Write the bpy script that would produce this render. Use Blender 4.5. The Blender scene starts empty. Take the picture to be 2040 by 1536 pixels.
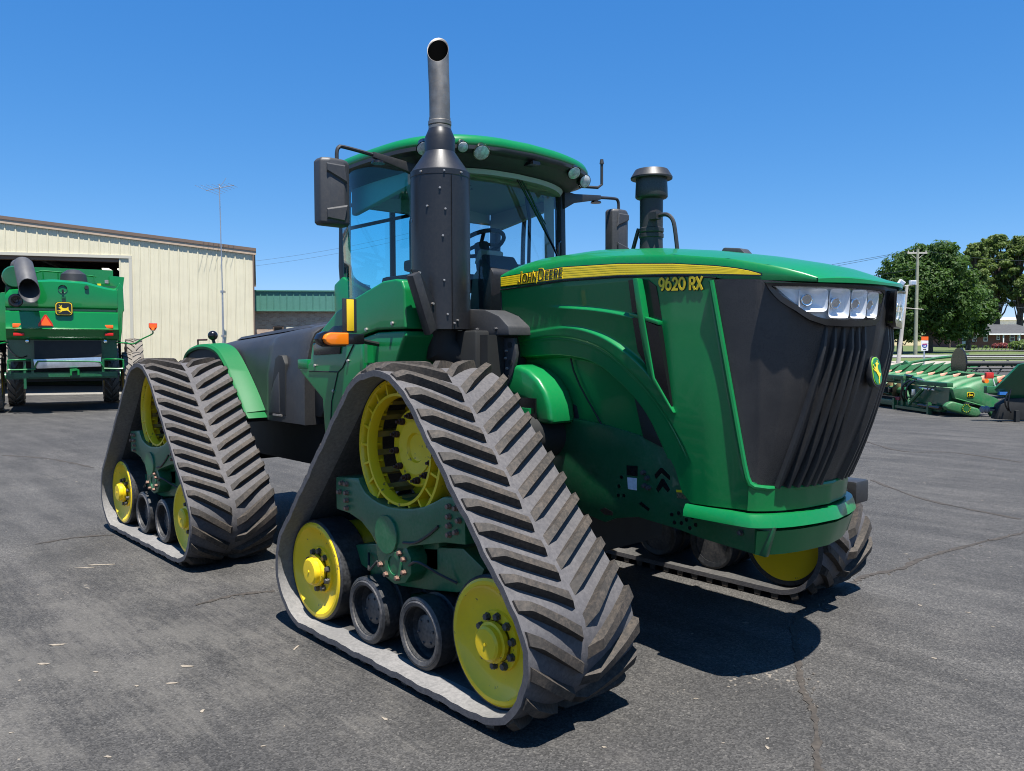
import bpy, bmesh, math, random
from mathutils import Vector, Matrix
R = math.radians
random.seed(7)
scene = bpy.context.scene
COL = scene.collection

# ---------------------------------------------------------------- camera
# world: X = forward of the tractor, Y = its left, Z up, origin under the front axle
YAW, PIT, ROLL = 0.7375, 0.0430, -0.0030
CAMP = Vector((4.0202, -4.3992, 1.88))
vd = Vector((-math.cos(YAW)*math.cos(PIT), math.sin(YAW)*math.cos(PIT), -math.sin(PIT)))
rt = Vector((math.sin(YAW), math.cos(YAW), 0.0))
up = rt.cross(vd)
rt2 = math.cos(ROLL)*rt + math.sin(ROLL)*up
up2 = -math.sin(ROLL)*rt + math.cos(ROLL)*up
cd = bpy.data.cameras.new('camera'); cam = bpy.data.objects.new('camera', cd); COL.objects.link(cam)
cam.matrix_world = Matrix(((rt2.x, up2.x, -vd.x, CAMP.x), (rt2.y, up2.y, -vd.y, CAMP.y), (rt2.z, up2.z, -vd.z, CAMP.z), (0, 0, 0, 1)))
cd.sensor_width = 36.0; cd.lens = 1602.8/2040*36.0; cd.clip_start = 0.05; cd.clip_end = 3000
scene.camera = cam

# ---------------------------------------------------------------- sky and sun
SUN = Vector((0.295, -0.135, 1.0)).normalized()
w = bpy.data.worlds.new('World'); scene.world = w; w.use_nodes = True
wt = w.node_tree; bg = wt.nodes['Background']
sky = wt.nodes.new('ShaderNodeTexSky'); sky.sky_type = 'NISHITA'; sky.sun_disc = False
sky.sun_elevation = math.asin(SUN.z); sky.sun_rotation = math.atan2(SUN.x, SUN.y)
sky.altitude = 200; sky.air_density = 0.5; sky.dust_density = 0.0; sky.ozone_density = 6.0
# camera-like tone response of the clear sky, the same in every direction
sep = wt.nodes.new('ShaderNodeSeparateColor'); cmb = wt.nodes.new('ShaderNodeCombineColor'); wt.links.new(sky.outputs[0], sep.inputs[0])
for ch, g_, k_ in ((0, 1.245, 0.861), (1, 0.692, 0.511), (2, 0.384, 0.535)):
    a_ = wt.nodes.new('ShaderNodeMath'); a_.operation = 'MULTIPLY'; a_.inputs[1].default_value = 0.115; wt.links.new(sep.outputs[ch], a_.inputs[0])
    b_ = wt.nodes.new('ShaderNodeMath'); b_.operation = 'POWER'; b_.inputs[1].default_value = g_; wt.links.new(a_.outputs[0], b_.inputs[0])
    c_ = wt.nodes.new('ShaderNodeMath'); c_.operation = 'MULTIPLY'; c_.inputs[1].default_value = k_/0.115; wt.links.new(b_.outputs[0], c_.inputs[0])
    wt.links.new(c_.outputs[0], cmb.inputs[ch])
wt.links.new(cmb.outputs[0], bg.inputs[0]); bg.inputs[1].default_value = 0.115
sd = bpy.data.lights.new('sun', 'SUN'); so = bpy.data.objects.new('sun', sd); COL.objects.link(so)
sd.energy = 5.0; sd.angle = R(0.55); sd.color = (1.0, 0.955, 0.89)
so.rotation_euler = SUN.to_track_quat('Z', 'Y').to_euler(); so.location = (0, 0, 30)
vs = scene.view_settings
vs.view_transform = 'Standard'; vs.look = 'None'; vs.exposure = 1.10; vs.gamma = 1.0; vs.use_curve_mapping = False
try:
    scene.cycles.max_bounces = 7; scene.cycles.transparent_max_bounces = 12
    scene.cycles.diffuse_bounces = 3; scene.cycles.glossy_bounces = 3
    scene.cycles.caustics_reflective = False; scene.cycles.caustics_refractive = False
    scene.cycles.sample_clamp_indirect = 4.0; scene.cycles.filter_width = 1.05
except Exception: pass

# ---------------------------------------------------------------- mesh helpers
class MB:
    def __init__(s): s.v = []; s.f = []
    def add(s, vs_, fs):
        o = len(s.v); s.v += [tuple(q) for q in vs_]; s.f += [tuple(i+o for i in f) for f in fs]; return s
    def box(s, c, d, rz=0, m=None):
        x, y, z = d[0]/2, d[1]/2, d[2]/2
        vs_ = [Vector(q) for q in ((-x,-y,-z),(x,-y,-z),(x,y,-z),(-x,y,-z),(-x,-y,z),(x,-y,z),(x,y,z),(-x,y,z))]
        if m is None: m = Matrix.Rotation(rz, 3, 'Z')
        vs_ = [m @ q + Vector(c) for q in vs_]
        return s.add(vs_, [(0,3,2,1),(4,5,6,7),(0,1,5,4),(1,2,6,5),(2,3,7,6),(3,0,4,7)])
    def bb(s, x0, x1, y0, y1, z0, z1): return s.box(((x0+x1)/2,(y0+y1)/2,(z0+z1)/2), (abs(x1-x0),abs(y1-y0),abs(z1-z0)))
    def prism(s, poly, ax, a, b):
        f = {'y': lambda p, t: (p[0], t, p[1]), 'x': lambda p, t: (t, p[0], p[1]), 'z': lambda p, t: (p[0], p[1], t)}[ax]
        n = len(poly)
        return s.add([f(p, a) for p in poly]+[f(p, b) for p in poly],
                     [tuple(range(n))[::-1], tuple(range(n, 2*n))]+[(i, (i+1) % n, n+(i+1) % n, n+i) for i in range(n)])
    def loft(s, rings, closed=True, cap0=True, cap1=True, loop=False):
        n = len(rings[0]); vs_ = [p for r in rings for p in r]; fs = []; m = len(rings)
        for i in range(m if loop else m-1):
            a = i*n; b = ((i+1) % m)*n
            for j in range(n if closed else n-1):
                k = (j+1) % n; fs.append((a+j, a+k, b+k, b+j))
        if closed and not loop:
            if cap0: fs.append(tuple(range(n))[::-1])
            if cap1: fs.append(tuple(range((m-1)*n, m*n)))
        return s.add(vs_, fs)
    def cyl(s, p0, p1, r0, r1=None, n=16, c0=True, c1=True):
        return s.tube([p0, p1], [r0, r0 if r1 is None else r1], n, c0, c1)
    def tube(s, path, r, n=8, c0=True, c1=True):
        P = [Vector(p) for p in path]; m = len(P)
        if not isinstance(r, (list, tuple)): r = [r]*m
        t0 = (P[1]-P[0]).normalized()
        a = t0.orthogonal().normalized(); rings = []
        for i in range(m):
            t = (P[min(i+1, m-1)]-P[max(i-1, 0)]).normalized()
            a = (a - t*a.dot(t)).normalized(); b = t.cross(a)
            rings.append([P[i]+(a*math.cos(2*math.pi*j/n)+b*math.sin(2*math.pi*j/n))*r[i] for j in range(n)])
        return s.loft(rings, True, c0, c1)
    def lathe(s, prof, c=(0,0,0), ax='z', n=32, loop=False):
        c = Vector(c)
        def pt(r, h, t):
            u, v_ = r*math.cos(t), r*math.sin(t)
            return c+{'z': Vector((u, v_, h)), 'y': Vector((u, h, v_)), 'x': Vector((h, u, v_))}[ax]
        rings = [[pt(r, h, 2*math.pi*j/n) for j in range(n)] for r, h in prof]
        return s.loft(rings, True, not loop, not loop, loop)
    def grid(s, fn, nu, nv):
        vs_ = [fn(i/nu, j/nv) for i in range(nu+1) for j in range(nv+1)]
        return s.add(vs_, [(i*(nv+1)+j, (i+1)*(nv+1)+j, (i+1)*(nv+1)+j+1, i*(nv+1)+j+1) for i in range(nu) for j in range(nv)])
    def sph(s, c, r, n=14, m=8, sz=1.0):
        return s.lathe([(max(1e-4, r*math.sin(math.pi*i/m)), -r*sz*math.cos(math.pi*i/m)) for i in range(m+1)], c, 'z', n)
    def xf(s, m):
        s.v = [tuple(m @ Vector(p)) for p in s.v]; return s
    def mesh(s, name, mat, bevel=0, seg=2, smooth=True, ang=38):
        me = bpy.data.meshes.new(name); me.from_pydata(s.v, [], s.f)
        bm = bmesh.new(); bm.from_mesh(me)
        bmesh.ops.remove_doubles(bm, verts=bm.verts, dist=1e-5)
        bmesh.ops.recalc_face_normals(bm, faces=bm.faces)
        if bevel:
            es = [e for e in bm.edges if len(e.link_faces) == 2 and e.calc_face_angle(0) > R(25)]
            bmesh.ops.bevel(bm, geom=es, offset=bevel, segments=seg, profile=0.6, affect='EDGES', clamp_overlap=True)
        bm.to_mesh(me); bm.free()
        if mat: me.materials.append(mat)
        if smooth:
            me.polygons.foreach_set('use_smooth', [True]*len(me.polygons)); me.set_sharp_from_angle(angle=R(ang))
        return me
    def build(s, name, mat, parent=None, loc=None, **kw):
        return put(name, s.mesh(name, mat, **kw), parent, loc)
def put(name, me, parent=None, loc=None, rot=None, scale=None):
    o = bpy.data.objects.new(name, me); COL.objects.link(o)
    if parent is not None: o.parent = parent
    if loc is not None: o.location = loc
    if rot is not None: o.rotation_euler = rot
    if scale is not None: o.scale = scale
    return o
def tag(o, label, cat, group=None):
    o['label'] = label; o['category'] = cat
    if group: o['group'] = group
    return o
def thing(name, label, cat, loc=(0,0,0), rz=0, group=None):
    o = bpy.data.objects.new(name, None); COL.objects.link(o); o.location = loc; o.rotation_euler = (0,0,rz)
    o.empty_display_size = 0.2
    return tag(o, label, cat, group)
def struct(o, kind='structure'): o['kind'] = kind; return o
def lerp(a, b, t): return a+(b-a)*t
def interp(xs, ys, x):
    if x <= xs[0]: return ys[0]
    for i in range(1, len(xs)):
        if x <= xs[i]: return lerp(ys[i-1], ys[i], (x-xs[i-1])/(xs[i]-xs[i-1]))
    return ys[-1]
def sst(a, b, x):
    t = min(1, max(0, (x-a)/(b-a))); return t*t*(3-2*t)
def smoothpath(pts, n=6):
    P = [Vector(p) for p in pts]; out = []
    for i in range(len(P)-1):
        p0, p1, p2, p3 = P[max(i-1,0)], P[i], P[i+1], P[min(i+2,len(P)-1)]
        for k in range(n):
            t = k/n; out.append(0.5*((2*p1)+(p2-p0)*t+(2*p0-5*p1+4*p2-p3)*t*t+(3*p1-p0-3*p2+p3)*t**3))
    return out+[P[-1]]
def lettering(name, body, size, mat, parent, loc, rot, caps=False, off=0.0, ext=0.002, sx=1.0, shear=0.0, space=1.0, align='LEFT'):
    cu = bpy.data.curves.new(name, 'FONT'); cu.body = body; cu.size = size; cu.extrude = ext; cu.offset = off
    cu.shear = shear; cu.space_character = space; cu.align_x = align; cu.resolution_u = 4
    if caps:
        cu.small_caps_scale = 0.78
        for k in range(len(body)): cu.body_format[k].use_small_caps = True
    t = bpy.data.objects.new(name, cu); COL.objects.link(t)
    dg = bpy.context.evaluated_depsgraph_get(); me = bpy.data.meshes.new_from_object(t.evaluated_get(dg))
    bpy.data.objects.remove(t); bpy.data.curves.remove(cu)
    me.name = name; me.materials.clear(); me.materials.append(mat)
    return put(name, me, parent, loc, rot, (sx, 1, 1))

# stroke lettering: every stroke is one mitred ribbon, strokes a hair apart in depth
def _el(cx, cy, rx, ry, a0, a1, n=14): return [(cx+rx*math.cos(R(lerp(a0,a1,k/n))), cy+ry*math.sin(R(lerp(a0,a1,k/n)))) for k in range(n+1)]
GLY = {'J': (.52, [[(.46,1),(.46,.28)]+_el(.25,.26,.21,.26,0,-165,10)]), 'O': (.86, [_el(.43,.5,.40,.47,90,450,26)]), 'H': (.72, [[(.06,0),(.06,1)],[(.66,0),(.66,1)],[(.06,.5),(.66,.5)]]),
 'N': (.76, [[(.06,0),(.06,1),(.70,0),(.70,1)]]), 'D': (.80, [[(.06,0),(.06,1),(.34,1)]+_el(.34,.5,.40,.5,80,-80,14)+[(.34,0),(.06,0)]]), 'E': (.60, [[(.58,0),(.06,0),(.06,1),(.58,1)],[(.06,.52),(.50,.52)]]),
 'R': (.70, [[(.06,0),(.06,1),(.38,1)]+_el(.38,.74,.26,.26,80,-80,10)+[(.38,.48),(.06,.48)],[(.34,.48),(.66,0)]]), '9': (.74, [_el(.37,.66,.31,.33,-20,340,22),[(.67,.70)]+_el(.30,.50,.37,.50,5,-75,10)]),
 '6': (.74, [_el(.37,.34,.31,.33,160,520,22),[(.07,.30)]+_el(.44,.50,.37,.50,185,105,10)]), '2': (.68, [_el(.33,.70,.28,.29,165,-25,14)+[(.08,.02),(.64,.02)]]), '0': (.80, [_el(.40,.5,.36,.48,90,450,26)]),
 'X': (.74, [[(.04,0),(.70,1)],[(.04,1),(.70,0)]]), ' ': (.34, [])}
def ribbon(mb, pts, hw, d0, d1, closed):
    P = [Vector((x, y)) for x, y in pts]
    if closed: P = P[:-1]
    n = len(P); L_, R_ = [], []
    for i in range(n):
        a = P[(i-1) % n] if (closed or i > 0) else None; b = P[(i+1) % n] if (closed or i < n-1) else None
        t0 = (P[i]-a).normalized() if a is not None else None; t1 = (b-P[i]).normalized() if b is not None else None
        t0 = t0 or t1; t1 = t1 or t0; t = (t0+t1)
        t = t.normalized() if t.length > 1e-6 else t0
        nn = Vector((-t.y, t.x)); k = hw/max(.45, nn.dot(Vector((-t0.y, t0.x))))
        c = P[i] if (a is not None and b is not None) else P[i]+(t1*-hw*.6 if a is None else t0*hw*.6)
        L_.append(c+nn*k); R_.append(c-nn*k)
    vs_ = [(p.x, p.y, d) for d in (d1, d0) for q in (L_, R_) for p in q]; fs = []
    for i in range(n if closed else n-1):
        j = (i+1) % n; fs += [(i, j, n+j, n+i), (2*n+i, 3*n+i, 3*n+j, 2*n+j), (i, 2*n+i, 2*n+j, j), (n+i, n+j, 3*n+j, 3*n+i)]
    if not closed: fs += [(0, n, 3*n, 2*n), (n-1, 3*n-1, 4*n-1, 2*n-1)]
    mb.add(vs_, fs)
def strokes(name, spec, hw, m, parent, loc, rot, th=.002, slant=0.0, gap=.16, sx=1.0):
    mb = MB(); x = 0.0; k = 0
    for ch, h in spec:
        w_, st = GLY[ch]
        for pl in st:
            cl = (Vector(pl[0])-Vector(pl[-1])).length < 1e-3; k += 1
            ribbon(mb, [((x+px*h*sx+py*h*slant), py*h) for px, py in pl], hw, 0, th+.00025*(k % 4), cl)
        x += (w_*sx+gap)*h
    me = mb.mesh(name, m, smooth=False); return put(name, me, parent, loc, rot)

# ---------------------------------------------------------------- materials
def new_mat(name):
    m = bpy.data.materials.new(name); m.use_nodes = True
    return m, m.node_tree, m.node_tree.nodes['Principled BSDF']
def N(nt, t, **kw):
    n = nt.nodes.new(t)
    for k, v in kw.items():
        if k.startswith('i_'): n.inputs[k[2:].replace('_', ' ')].default_value = v
        else: setattr(n, k, v)
    return n
def ramp(nt, src, stops):
    r = N(nt, 'ShaderNodeValToRGB'); e = r.color_ramp.elements
    e[0].position, e[0].color = stops[0][0], (*stops[0][1], 1); e[1].position, e[1].color = stops[-1][0], (*stops[-1][1], 1)
    for p, c in stops[1:-1]: q = e.new(p); q.color = (*c, 1)
    nt.links.new(src, r.inputs[0]); return r.outputs[0]
def coords(nt): return N(nt, 'ShaderNodeTexCoord').outputs['Object']
def noise(nt, vec, scale, det=4, rough=0.55):
    n = N(nt, 'ShaderNodeTexNoise'); n.inputs['Scale'].default_value = scale; n.inputs['Detail'].default_value = det; n.inputs['Roughness'].default_value = rough
    nt.links.new(vec, n.inputs['Vector']); return n.outputs[0]
def mixc(nt, fac, a, b):
    m = N(nt, 'ShaderNodeMix', data_type='RGBA')
    if hasattr(fac, 'links') or hasattr(fac, 'is_linked'): nt.links.new(fac, m.inputs[0])
    else: m.inputs[0].default_value = fac
    for k, c in ((6, a), (7, b)):
        if hasattr(c, 'is_linked'): nt.links.new(c, m.inputs[k])
        else: m.inputs[k].default_value = (*c, 1)
    return m.outputs[2]
def bump(nt, b, h, strength, dist=0.01):
    n = N(nt, 'ShaderNodeBump'); n.inputs['Strength'].default_value = strength; n.inputs['Distance'].default_value = dist
    nt.links.new(h, n.inputs['Height']); nt.links.new(n.outputs[0], b.inputs['Normal'])
def mat(name, col, rough=0.5, metal=0.0, coat=0.0, chips=0.0, var=0.0, vs_=6.0, dust=0.0, dcol=(0.32,0.28,0.23), bmp=0.0, bs=60.0, spec=0.5, emit=None):
    m, nt, b = new_mat(name); c = coords(nt)
    b.inputs['Roughness'].default_value = rough; b.inputs['Metallic'].default_value = metal
    b.inputs['Coat Weight'].default_value = coat; b.inputs['Coat Roughness'].default_value = 0.035
    b.inputs['Specular IOR Level'].default_value = spec
    src = None
    if var:
        src = ramp(nt, noise(nt, c, vs_, 5), [(0.3, tuple(x*(1-var) for x in col)), (0.7, tuple(min(1, x*(1+var)) for x in col))])
    if dust:
        n1 = noise(nt, c, 3.1, 6, 0.65); n2 = noise(nt, c, 55.0, 3)
        mm = N(nt, 'ShaderNodeMath', operation='MULTIPLY'); nt.links.new(n1, mm.inputs[0]); nt.links.new(n2, mm.inputs[1])
        f = ramp(nt, mm.outputs[0], [(0.16, (0,0,0)), (0.45, (dust,)*3)])
        src = mixc(nt, f, src if src is not None else col, dcol)
        rr = N(nt, 'ShaderNodeMapRange'); rr.inputs['To Min'].default_value = rough; rr.inputs['To Max'].default_value = min(1, rough+0.5)
        nt.links.new(f, rr.inputs['Value']); nt.links.new(rr.outputs[0], b.inputs['Roughness'])
    if chips:
        q1 = noise(nt, c, 34.0, 2, 0.5); q2 = noise(nt, c, 4.5, 3); qm = N(nt, 'ShaderNodeMath', operation='MULTIPLY'); nt.links.new(q1, qm.inputs[0]); nt.links.new(q2, qm.inputs[1])
        src = mixc(nt, ramp(nt, qm.outputs[0], [(0.375, (0,0,0)), (0.40, (chips,)*3)]), src if src is not None else col, (0.07,0.06,0.05))
    if src is not None: nt.links.new(src, b.inputs['Base Color'])
    else: b.inputs['Base Color'].default_value = (*col, 1)
    if bmp: bump(nt, b, noise(nt, c, bs, 3), bmp, 0.004)
    if emit: b.inputs['Emission Color'].default_value = (*emit[0], 1); b.inputs['Emission Strength'].default_value = emit[1]
    return m
def glass(name, tint, gloss=0.12):
    m, nt, b = new_mat(name); nt.nodes.remove(b); out = nt.nodes['Material Output']
    t = N(nt, 'ShaderNodeBsdfTransparent'); t.inputs[0].default_value = (*tint, 1)
    g = N(nt, 'ShaderNodeBsdfGlossy'); g.inputs['Roughness'].default_value = 0.02; g.inputs[0].default_value = (0.9,0.95,1,1)
    lw = N(nt, 'ShaderNodeLayerWeight'); lw.inputs[0].default_value = 0.5
    pw = N(nt, 'ShaderNodeMath', operation='POWER'); pw.inputs[1].default_value = 4.0; nt.links.new(lw.outputs['Facing'], pw.inputs[0])
    fr = N(nt, 'ShaderNodeMath', operation='MULTIPLY_ADD'); fr.inputs[1].default_value = 0.75; fr.inputs[2].default_value = gloss*0.4; nt.links.new(pw.outputs[0], fr.inputs[0])
    mx = N(nt, 'ShaderNodeMixShader'); nt.links.new(fr.outputs[0], mx.inputs[0]); nt.links.new(t.outputs[0], mx.inputs[1]); nt.links.new(g.outputs[0], mx.inputs[2])
    nt.links.new(mx.outputs[0], out.inputs[0]); return m
GREEN = mat('green_paint', (0.0015,0.165,0.042), 0.34, coat=0.30, var=0.04, vs_=2.5, dust=0.03, bmp=0.010, bs=2.0, spec=0.35)
GREEN_M = mat('green_moulding', (0.0012,0.120,0.030), 0.55, var=0.04, vs_=2.5, dust=0.03, spec=0.3)
GREEN_D = mat('green_frame_paint', (0.002,0.085,0.030), 0.36, coat=0.25, var=0.10, dust=0.08)
CAST = mat('green_casting', (0.002,0.112,0.040), 0.38, coat=0.2, chips=0.4, var=0.12, dust=0.16, bmp=0.2, bs=35)
YELLOW = mat('yellow_paint', (0.82,0.57,0.012), 0.36, coat=0.25, var=0.06, vs_=4, dust=0.10, dcol=(0.34,0.27,0.13), spec=0.35, chips=0.75)
STRIPE = mat('yellow_decal', (0.80,0.58,0.015), 0.35, var=0.03)
BLACK = mat('black_plastic', (0.020,0.021,0.023), 0.46, var=0.12, dust=0.05, bmp=0.08, bs=220)
BLACKG = mat('black_gloss', (0.008,0.008,0.009), 0.18)
PLAST = mat('grey_black_plastic', (0.032,0.034,0.038), 0.50, var=0.10, dust=0.06, bmp=0.10, bs=200)
MUFF = mat('muffler_black', (0.010,0.011,0.014), 0.38, var=0.08, vs_=1.5, dust=0.03, bmp=0.0, bs=30)
DARK = mat('dark_underside', (0.010,0.011,0.011), 0.7, var=0.3)
STEEL = mat('pipe_steel', (0.20,0.19,0.175), 0.45, metal=0.6, var=0.35, vs_=9, dust=0.25, dcol=(0.13,0.09,0.06))
SOOT = mat('soot', (0.003,0.003,0.003), 1.0, spec=0.0)
CHROME = mat('chrome', (0.88,0.89,0.90), 0.12, metal=1.0)
REFL = mat('lamp_reflector', (0.92,0.93,0.94), 0.30, metal=0.12, bmp=0.0)
BOLT = mat('bolt_steel', (0.10,0.10,0.105), 0.5, metal=0.6, var=0.3, vs_=40)
BOLTL = mat('bolt_zinc', (0.42,0.39,0.36), 0.42, metal=0.7, var=0.2, vs_=40)
RUST = mat('bolt_rust', (0.045,0.016,0.012), 0.7, var=0.4, vs_=40)
BOLTR = mat('bolt_brown', (0.25,0.15,0.11), 0.6, metal=0.3, var=0.35, vs_=60)
def rubber(name, c0, c1, dcol, dust):
    m, nt, b = new_mat(name); c = coords(nt)
    n1 = noise(nt, c, 2.2, 7, 0.65); n2 = noise(nt, c, 45.0, 5, 0.7); n3 = noise(nt, c, 160, 3)
    base = ramp(nt, n2, [(0.32, c0), (0.68, c1)])
    mm = N(nt, 'ShaderNodeMath', operation='MULTIPLY'); nt.links.new(n1, mm.inputs[0]); nt.links.new(n2, mm.inputs[1])
    f = ramp(nt, mm.outputs[0], [(0.20, (0,0,0)), (0.42, (dust,)*3)])
    nt.links.new(mixc(nt, f, base, dcol), b.inputs['Base Color']); b.inputs['Roughness'].default_value = 0.72
    b.inputs['Specular IOR Level'].default_value = 0.35
    bump(nt, b, n3, 0.25, 0.005); return m
BELT = rubber('belt_rubber', (0.066,0.064,0.068), (0.090,0.087,0.091), (0.140,0.132,0.128), 0.5)
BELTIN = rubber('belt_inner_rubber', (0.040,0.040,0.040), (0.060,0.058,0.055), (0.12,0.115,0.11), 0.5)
BELTED = rubber('belt_edge_dust', (0.13,0.128,0.126), (0.155,0.152,0.149), (0.30,0.29,0.28), 0.4)
LUG = rubber('lug_rubber', (0.024,0.0215,0.019), (0.043,0.038,0.033), (0.15,0.115,0.085), 0.42)
TYRE = mat('roller_rubber', (0.012,0.013,0.015), 0.42, var=0.3, dust=0.25, dcol=(0.2,0.2,0.2))
ROLL = mat('roller_steel', (0.055,0.058,0.065), 0.42, metal=0.4, var=0.3, dust=0.4)
FARMT = rubber('tyre_rubber', (0.11,0.10,0.085), (0.165,0.148,0.127), (0.26,0.22,0.17), 0.7)
GLASS = glass('cab_glass', (0.36,0.93,0.98))
GLASSC = glass('door_glass', (0.84,0.93,0.96))
GLASSF = glass('windscreen_glass', (0.80,0.90,0.92))
LENS = glass('lamp_lens', (0.97,0.98,0.99))
AMBER = mat('amber_lens', (0.85,0.20,0.008), 0.15, coat=0.6)
ORANGE = mat('orange_reflector', (0.90,0.13,0.015), 0.35)
RED = mat('red_lens', (0.55,0.015,0.01), 0.25)
WHITE = mat('white_paint', (0.78,0.78,0.76), 0.5, var=0.04)
CREAM = mat('cab_trim', (0.36,0.36,0.28), 0.75, var=0.06)
LINER = mat('cab_headliner', (0.40,0.43,0.40), 0.85)
SEAT = mat('seat_fabric', (0.03,0.035,0.04), 0.85, var=0.2)
GALV = mat('galvanised', (0.62,0.65,0.68), 0.3, metal=0.85, var=0.15)

# ================================================================ the tractor
TR = thing('tracked_tractor', 'large green and yellow articulated tractor on four rubber tracks', 'tractor')
DEER = [(0.02,.38),(0.10,.36),(0.22,.42),(0.30,.46),(0.26,.55),(0.14,.60),(0.16,.66),(0.24,.68),(0.22,.80),(0.15,.86),(0.19,.88),(0.26,.80),(0.29,.72),(0.33,.86),(0.37,.86),(0.34,.70),(0.40,.62),(0.55,.58),(0.72,.62),(0.78,.72),(0.82,.62),(0.80,.52),(0.88,.36),(0.98,.22),(0.94,.20),(0.80,.34),(0.68,.40),(0.50,.36),(0.38,.34),(0.28,.24),(0.16,.22),(0.14,.26),(0.26,.30),(0.30,.38),(0.16,.33),(0.03,.33)]
DEERN = [(0.5+(x-.5)*math.cos(R(-52))-(y-.52)*math.sin(R(-52)), 0.47+(x-.5)*math.sin(R(-52))+(y-.52)*math.cos(R(-52))) for x, y in DEER]
def rrect(w_, h_, r, n=5):
    out = []
    for cx, cy, a0 in ((w_/2-r, h_/2-r, 0), (-w_/2+r, h_/2-r, 90), (-w_/2+r, -h_/2+r, 180), (w_/2-r, -h_/2+r, 270)):
        for k in range(n+1):
            a = R(a0+90*k/n); out.append((cx+r*math.cos(a), cy+r*math.sin(a)))
    return out
HEX = MB().lathe([(0.001,0.0),(0.017,0.0),(0.017,-0.012),(0.0135,-0.012),(0.0135,-0.026),(0.001,-0.027)], ax='y', n=6)
ME_BOLT = HEX.mesh('bolt', BOLT, smooth=False); ME_BOLTR = HEX.mesh('bolt_rusty', BOLTR, smooth=False); ME_BOLTL = HEX.mesh('bolt_light', BOLTL, smooth=False)
STUD = MB().lathe([(0.001,0.0),(0.021,0.0),(0.021,-0.02),(0.017,-0.022),(0.017,-0.035),(0.009,-0.036),(0.009,-0.055),(0.001,-0.056)], ax='y', n=10)
ME_STUD = STUD.mesh('wheel_stud', RUST)

# ---- track unit, built round its own centre: local outer side is -y
A_, HZ, RI, RD, ZD, BT, LH, HW = 0.903, 0.420, 0.337, 0.430, 1.305, 0.036, 0.052, 0.381
def tangent(c1, r1, c2, r2, side):
    d = Vector((c2[0]-c1[0], c2[1]-c1[1])); D = d.length; d /= D; k = (r1-r2)/D
    pr = Vector((d.y, -d.x))*side
    return d*k+pr*math.sqrt(1-k*k)
nF = tangent((0,ZD), RD, (A_,HZ), RI, -1)
if nF.x < 0: nF = tangent((0,ZD), RD, (A_,HZ), RI, 1)
aF = math.atan2(nF.y, nF.x)
SEGS = []
def arc(c, r, a0, a1): SEGS.append(('a', c, r, a0, a1, r*abs(a1-a0)))
def line(p, q, n): SEGS.append(('l', p, q, n, None, (Vector(q)-Vector(p)).length))
def cp(c, r, a): return (c[0]+r*math.cos(a), c[1]+r*math.sin(a))
arc((0,ZD), RD, math.pi/2, aF)
line(cp((0,ZD),RD,aF), cp((A_,HZ),RI,aF), aF)
arc((A_,HZ), RI, aF, -math.pi/2)
line((A_,HZ-RI), (-A_,HZ-RI), -math.pi/2)
arc((-A_,HZ), RI, -math.pi/2, -math.pi-aF)
line(cp((-A_,HZ),RI,math.pi-aF), cp((0,ZD),RD,math.pi-aF), math.pi-aF)
arc((0,ZD), RD, math.pi-aF, math.pi/2)
LEN = sum(s[5] for s in SEGS)
def belt_pt(s, h):
    s %= LEN
    for g in SEGS:
        if s <= g[5]+1e-9:
            t = s/g[5]
            if g[0] == 'a': a = lerp(g[3], g[4], t); x, z = cp(g[1], g[2]+h, a); return x, z
            x, z = lerp(g[1][0], g[2][0], t), lerp(g[1][1], g[2][1], t)
            return x+h*math.cos(g[3]), z+h*math.sin(g[3])
        s -= g[5]
    return belt_pt(0, h)
NB = 132
def wav(i): return 0.004*math.sin(i*0.9)+0.003*math.sin(i*2.3+1)
rings = []
for i in range(NB):
    s = LEN*i/NB
    prof = [(-HW, 0.0+wav(i)), (-HW, BT+wav(i)), (-HW+.03, BT+.004), (0, BT+.006), (HW-.03, BT+.004), (HW, BT), (HW, 0.0), (0.03, 0.0), (-HW+.16, 0.0), (-HW+.05, 0.0)]
    rings.append([(belt_pt(s, h)[0], y, belt_pt(s, h)[1]) for y, h in prof])
ME_BELT = MB().loft(rings, True, loop=True).mesh('track_belt', BELT, ang=50)
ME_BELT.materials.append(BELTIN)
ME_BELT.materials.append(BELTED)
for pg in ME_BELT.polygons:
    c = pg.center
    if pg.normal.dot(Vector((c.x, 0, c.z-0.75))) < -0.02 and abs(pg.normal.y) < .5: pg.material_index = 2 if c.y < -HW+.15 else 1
NL = round(LEN/0.1425); PITCH = LEN/NL
def lug_mesh(s0, side):
    mb = MB(); ringsl = []
    ys = ([(-HW+.012, .30), (-HW+.055, .92), (-HW+.07, 1), (-.26, 1), (-.16, 1), (-.055, 1), (-.016, .0)] if side < 0 else
          [(HW-.004, .75), (HW-.02, 1), (.26, 1), (.16, 1), (.085, 1), (.012, .05)])
    for y, hh in ys:
        yy = (y+HW) if side < 0 else (HW-y)
        sc = s0+0.57*yy
        wb, wt_ = 0.033, lerp(0.030, 0.0215, hh)
        r_ = []
        for ds, h in ((-wb, BT-.002), (-wt_, BT+LH*hh), (wt_, BT+LH*hh), (wb, BT-.002)):
            x, z = belt_pt(sc+ds, h); r_.append((x, y, z))
        ringsl.append(r_)
    return mb.loft(ringsl).mesh('tread_lug', LUG, ang=30)
LUGS = [lug_mesh(i*PITCH+0.02, -1) for i in range(NL)]+[lug_mesh((i+.5)*PITCH+0.035, 1) for i in range(NL)]

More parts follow.
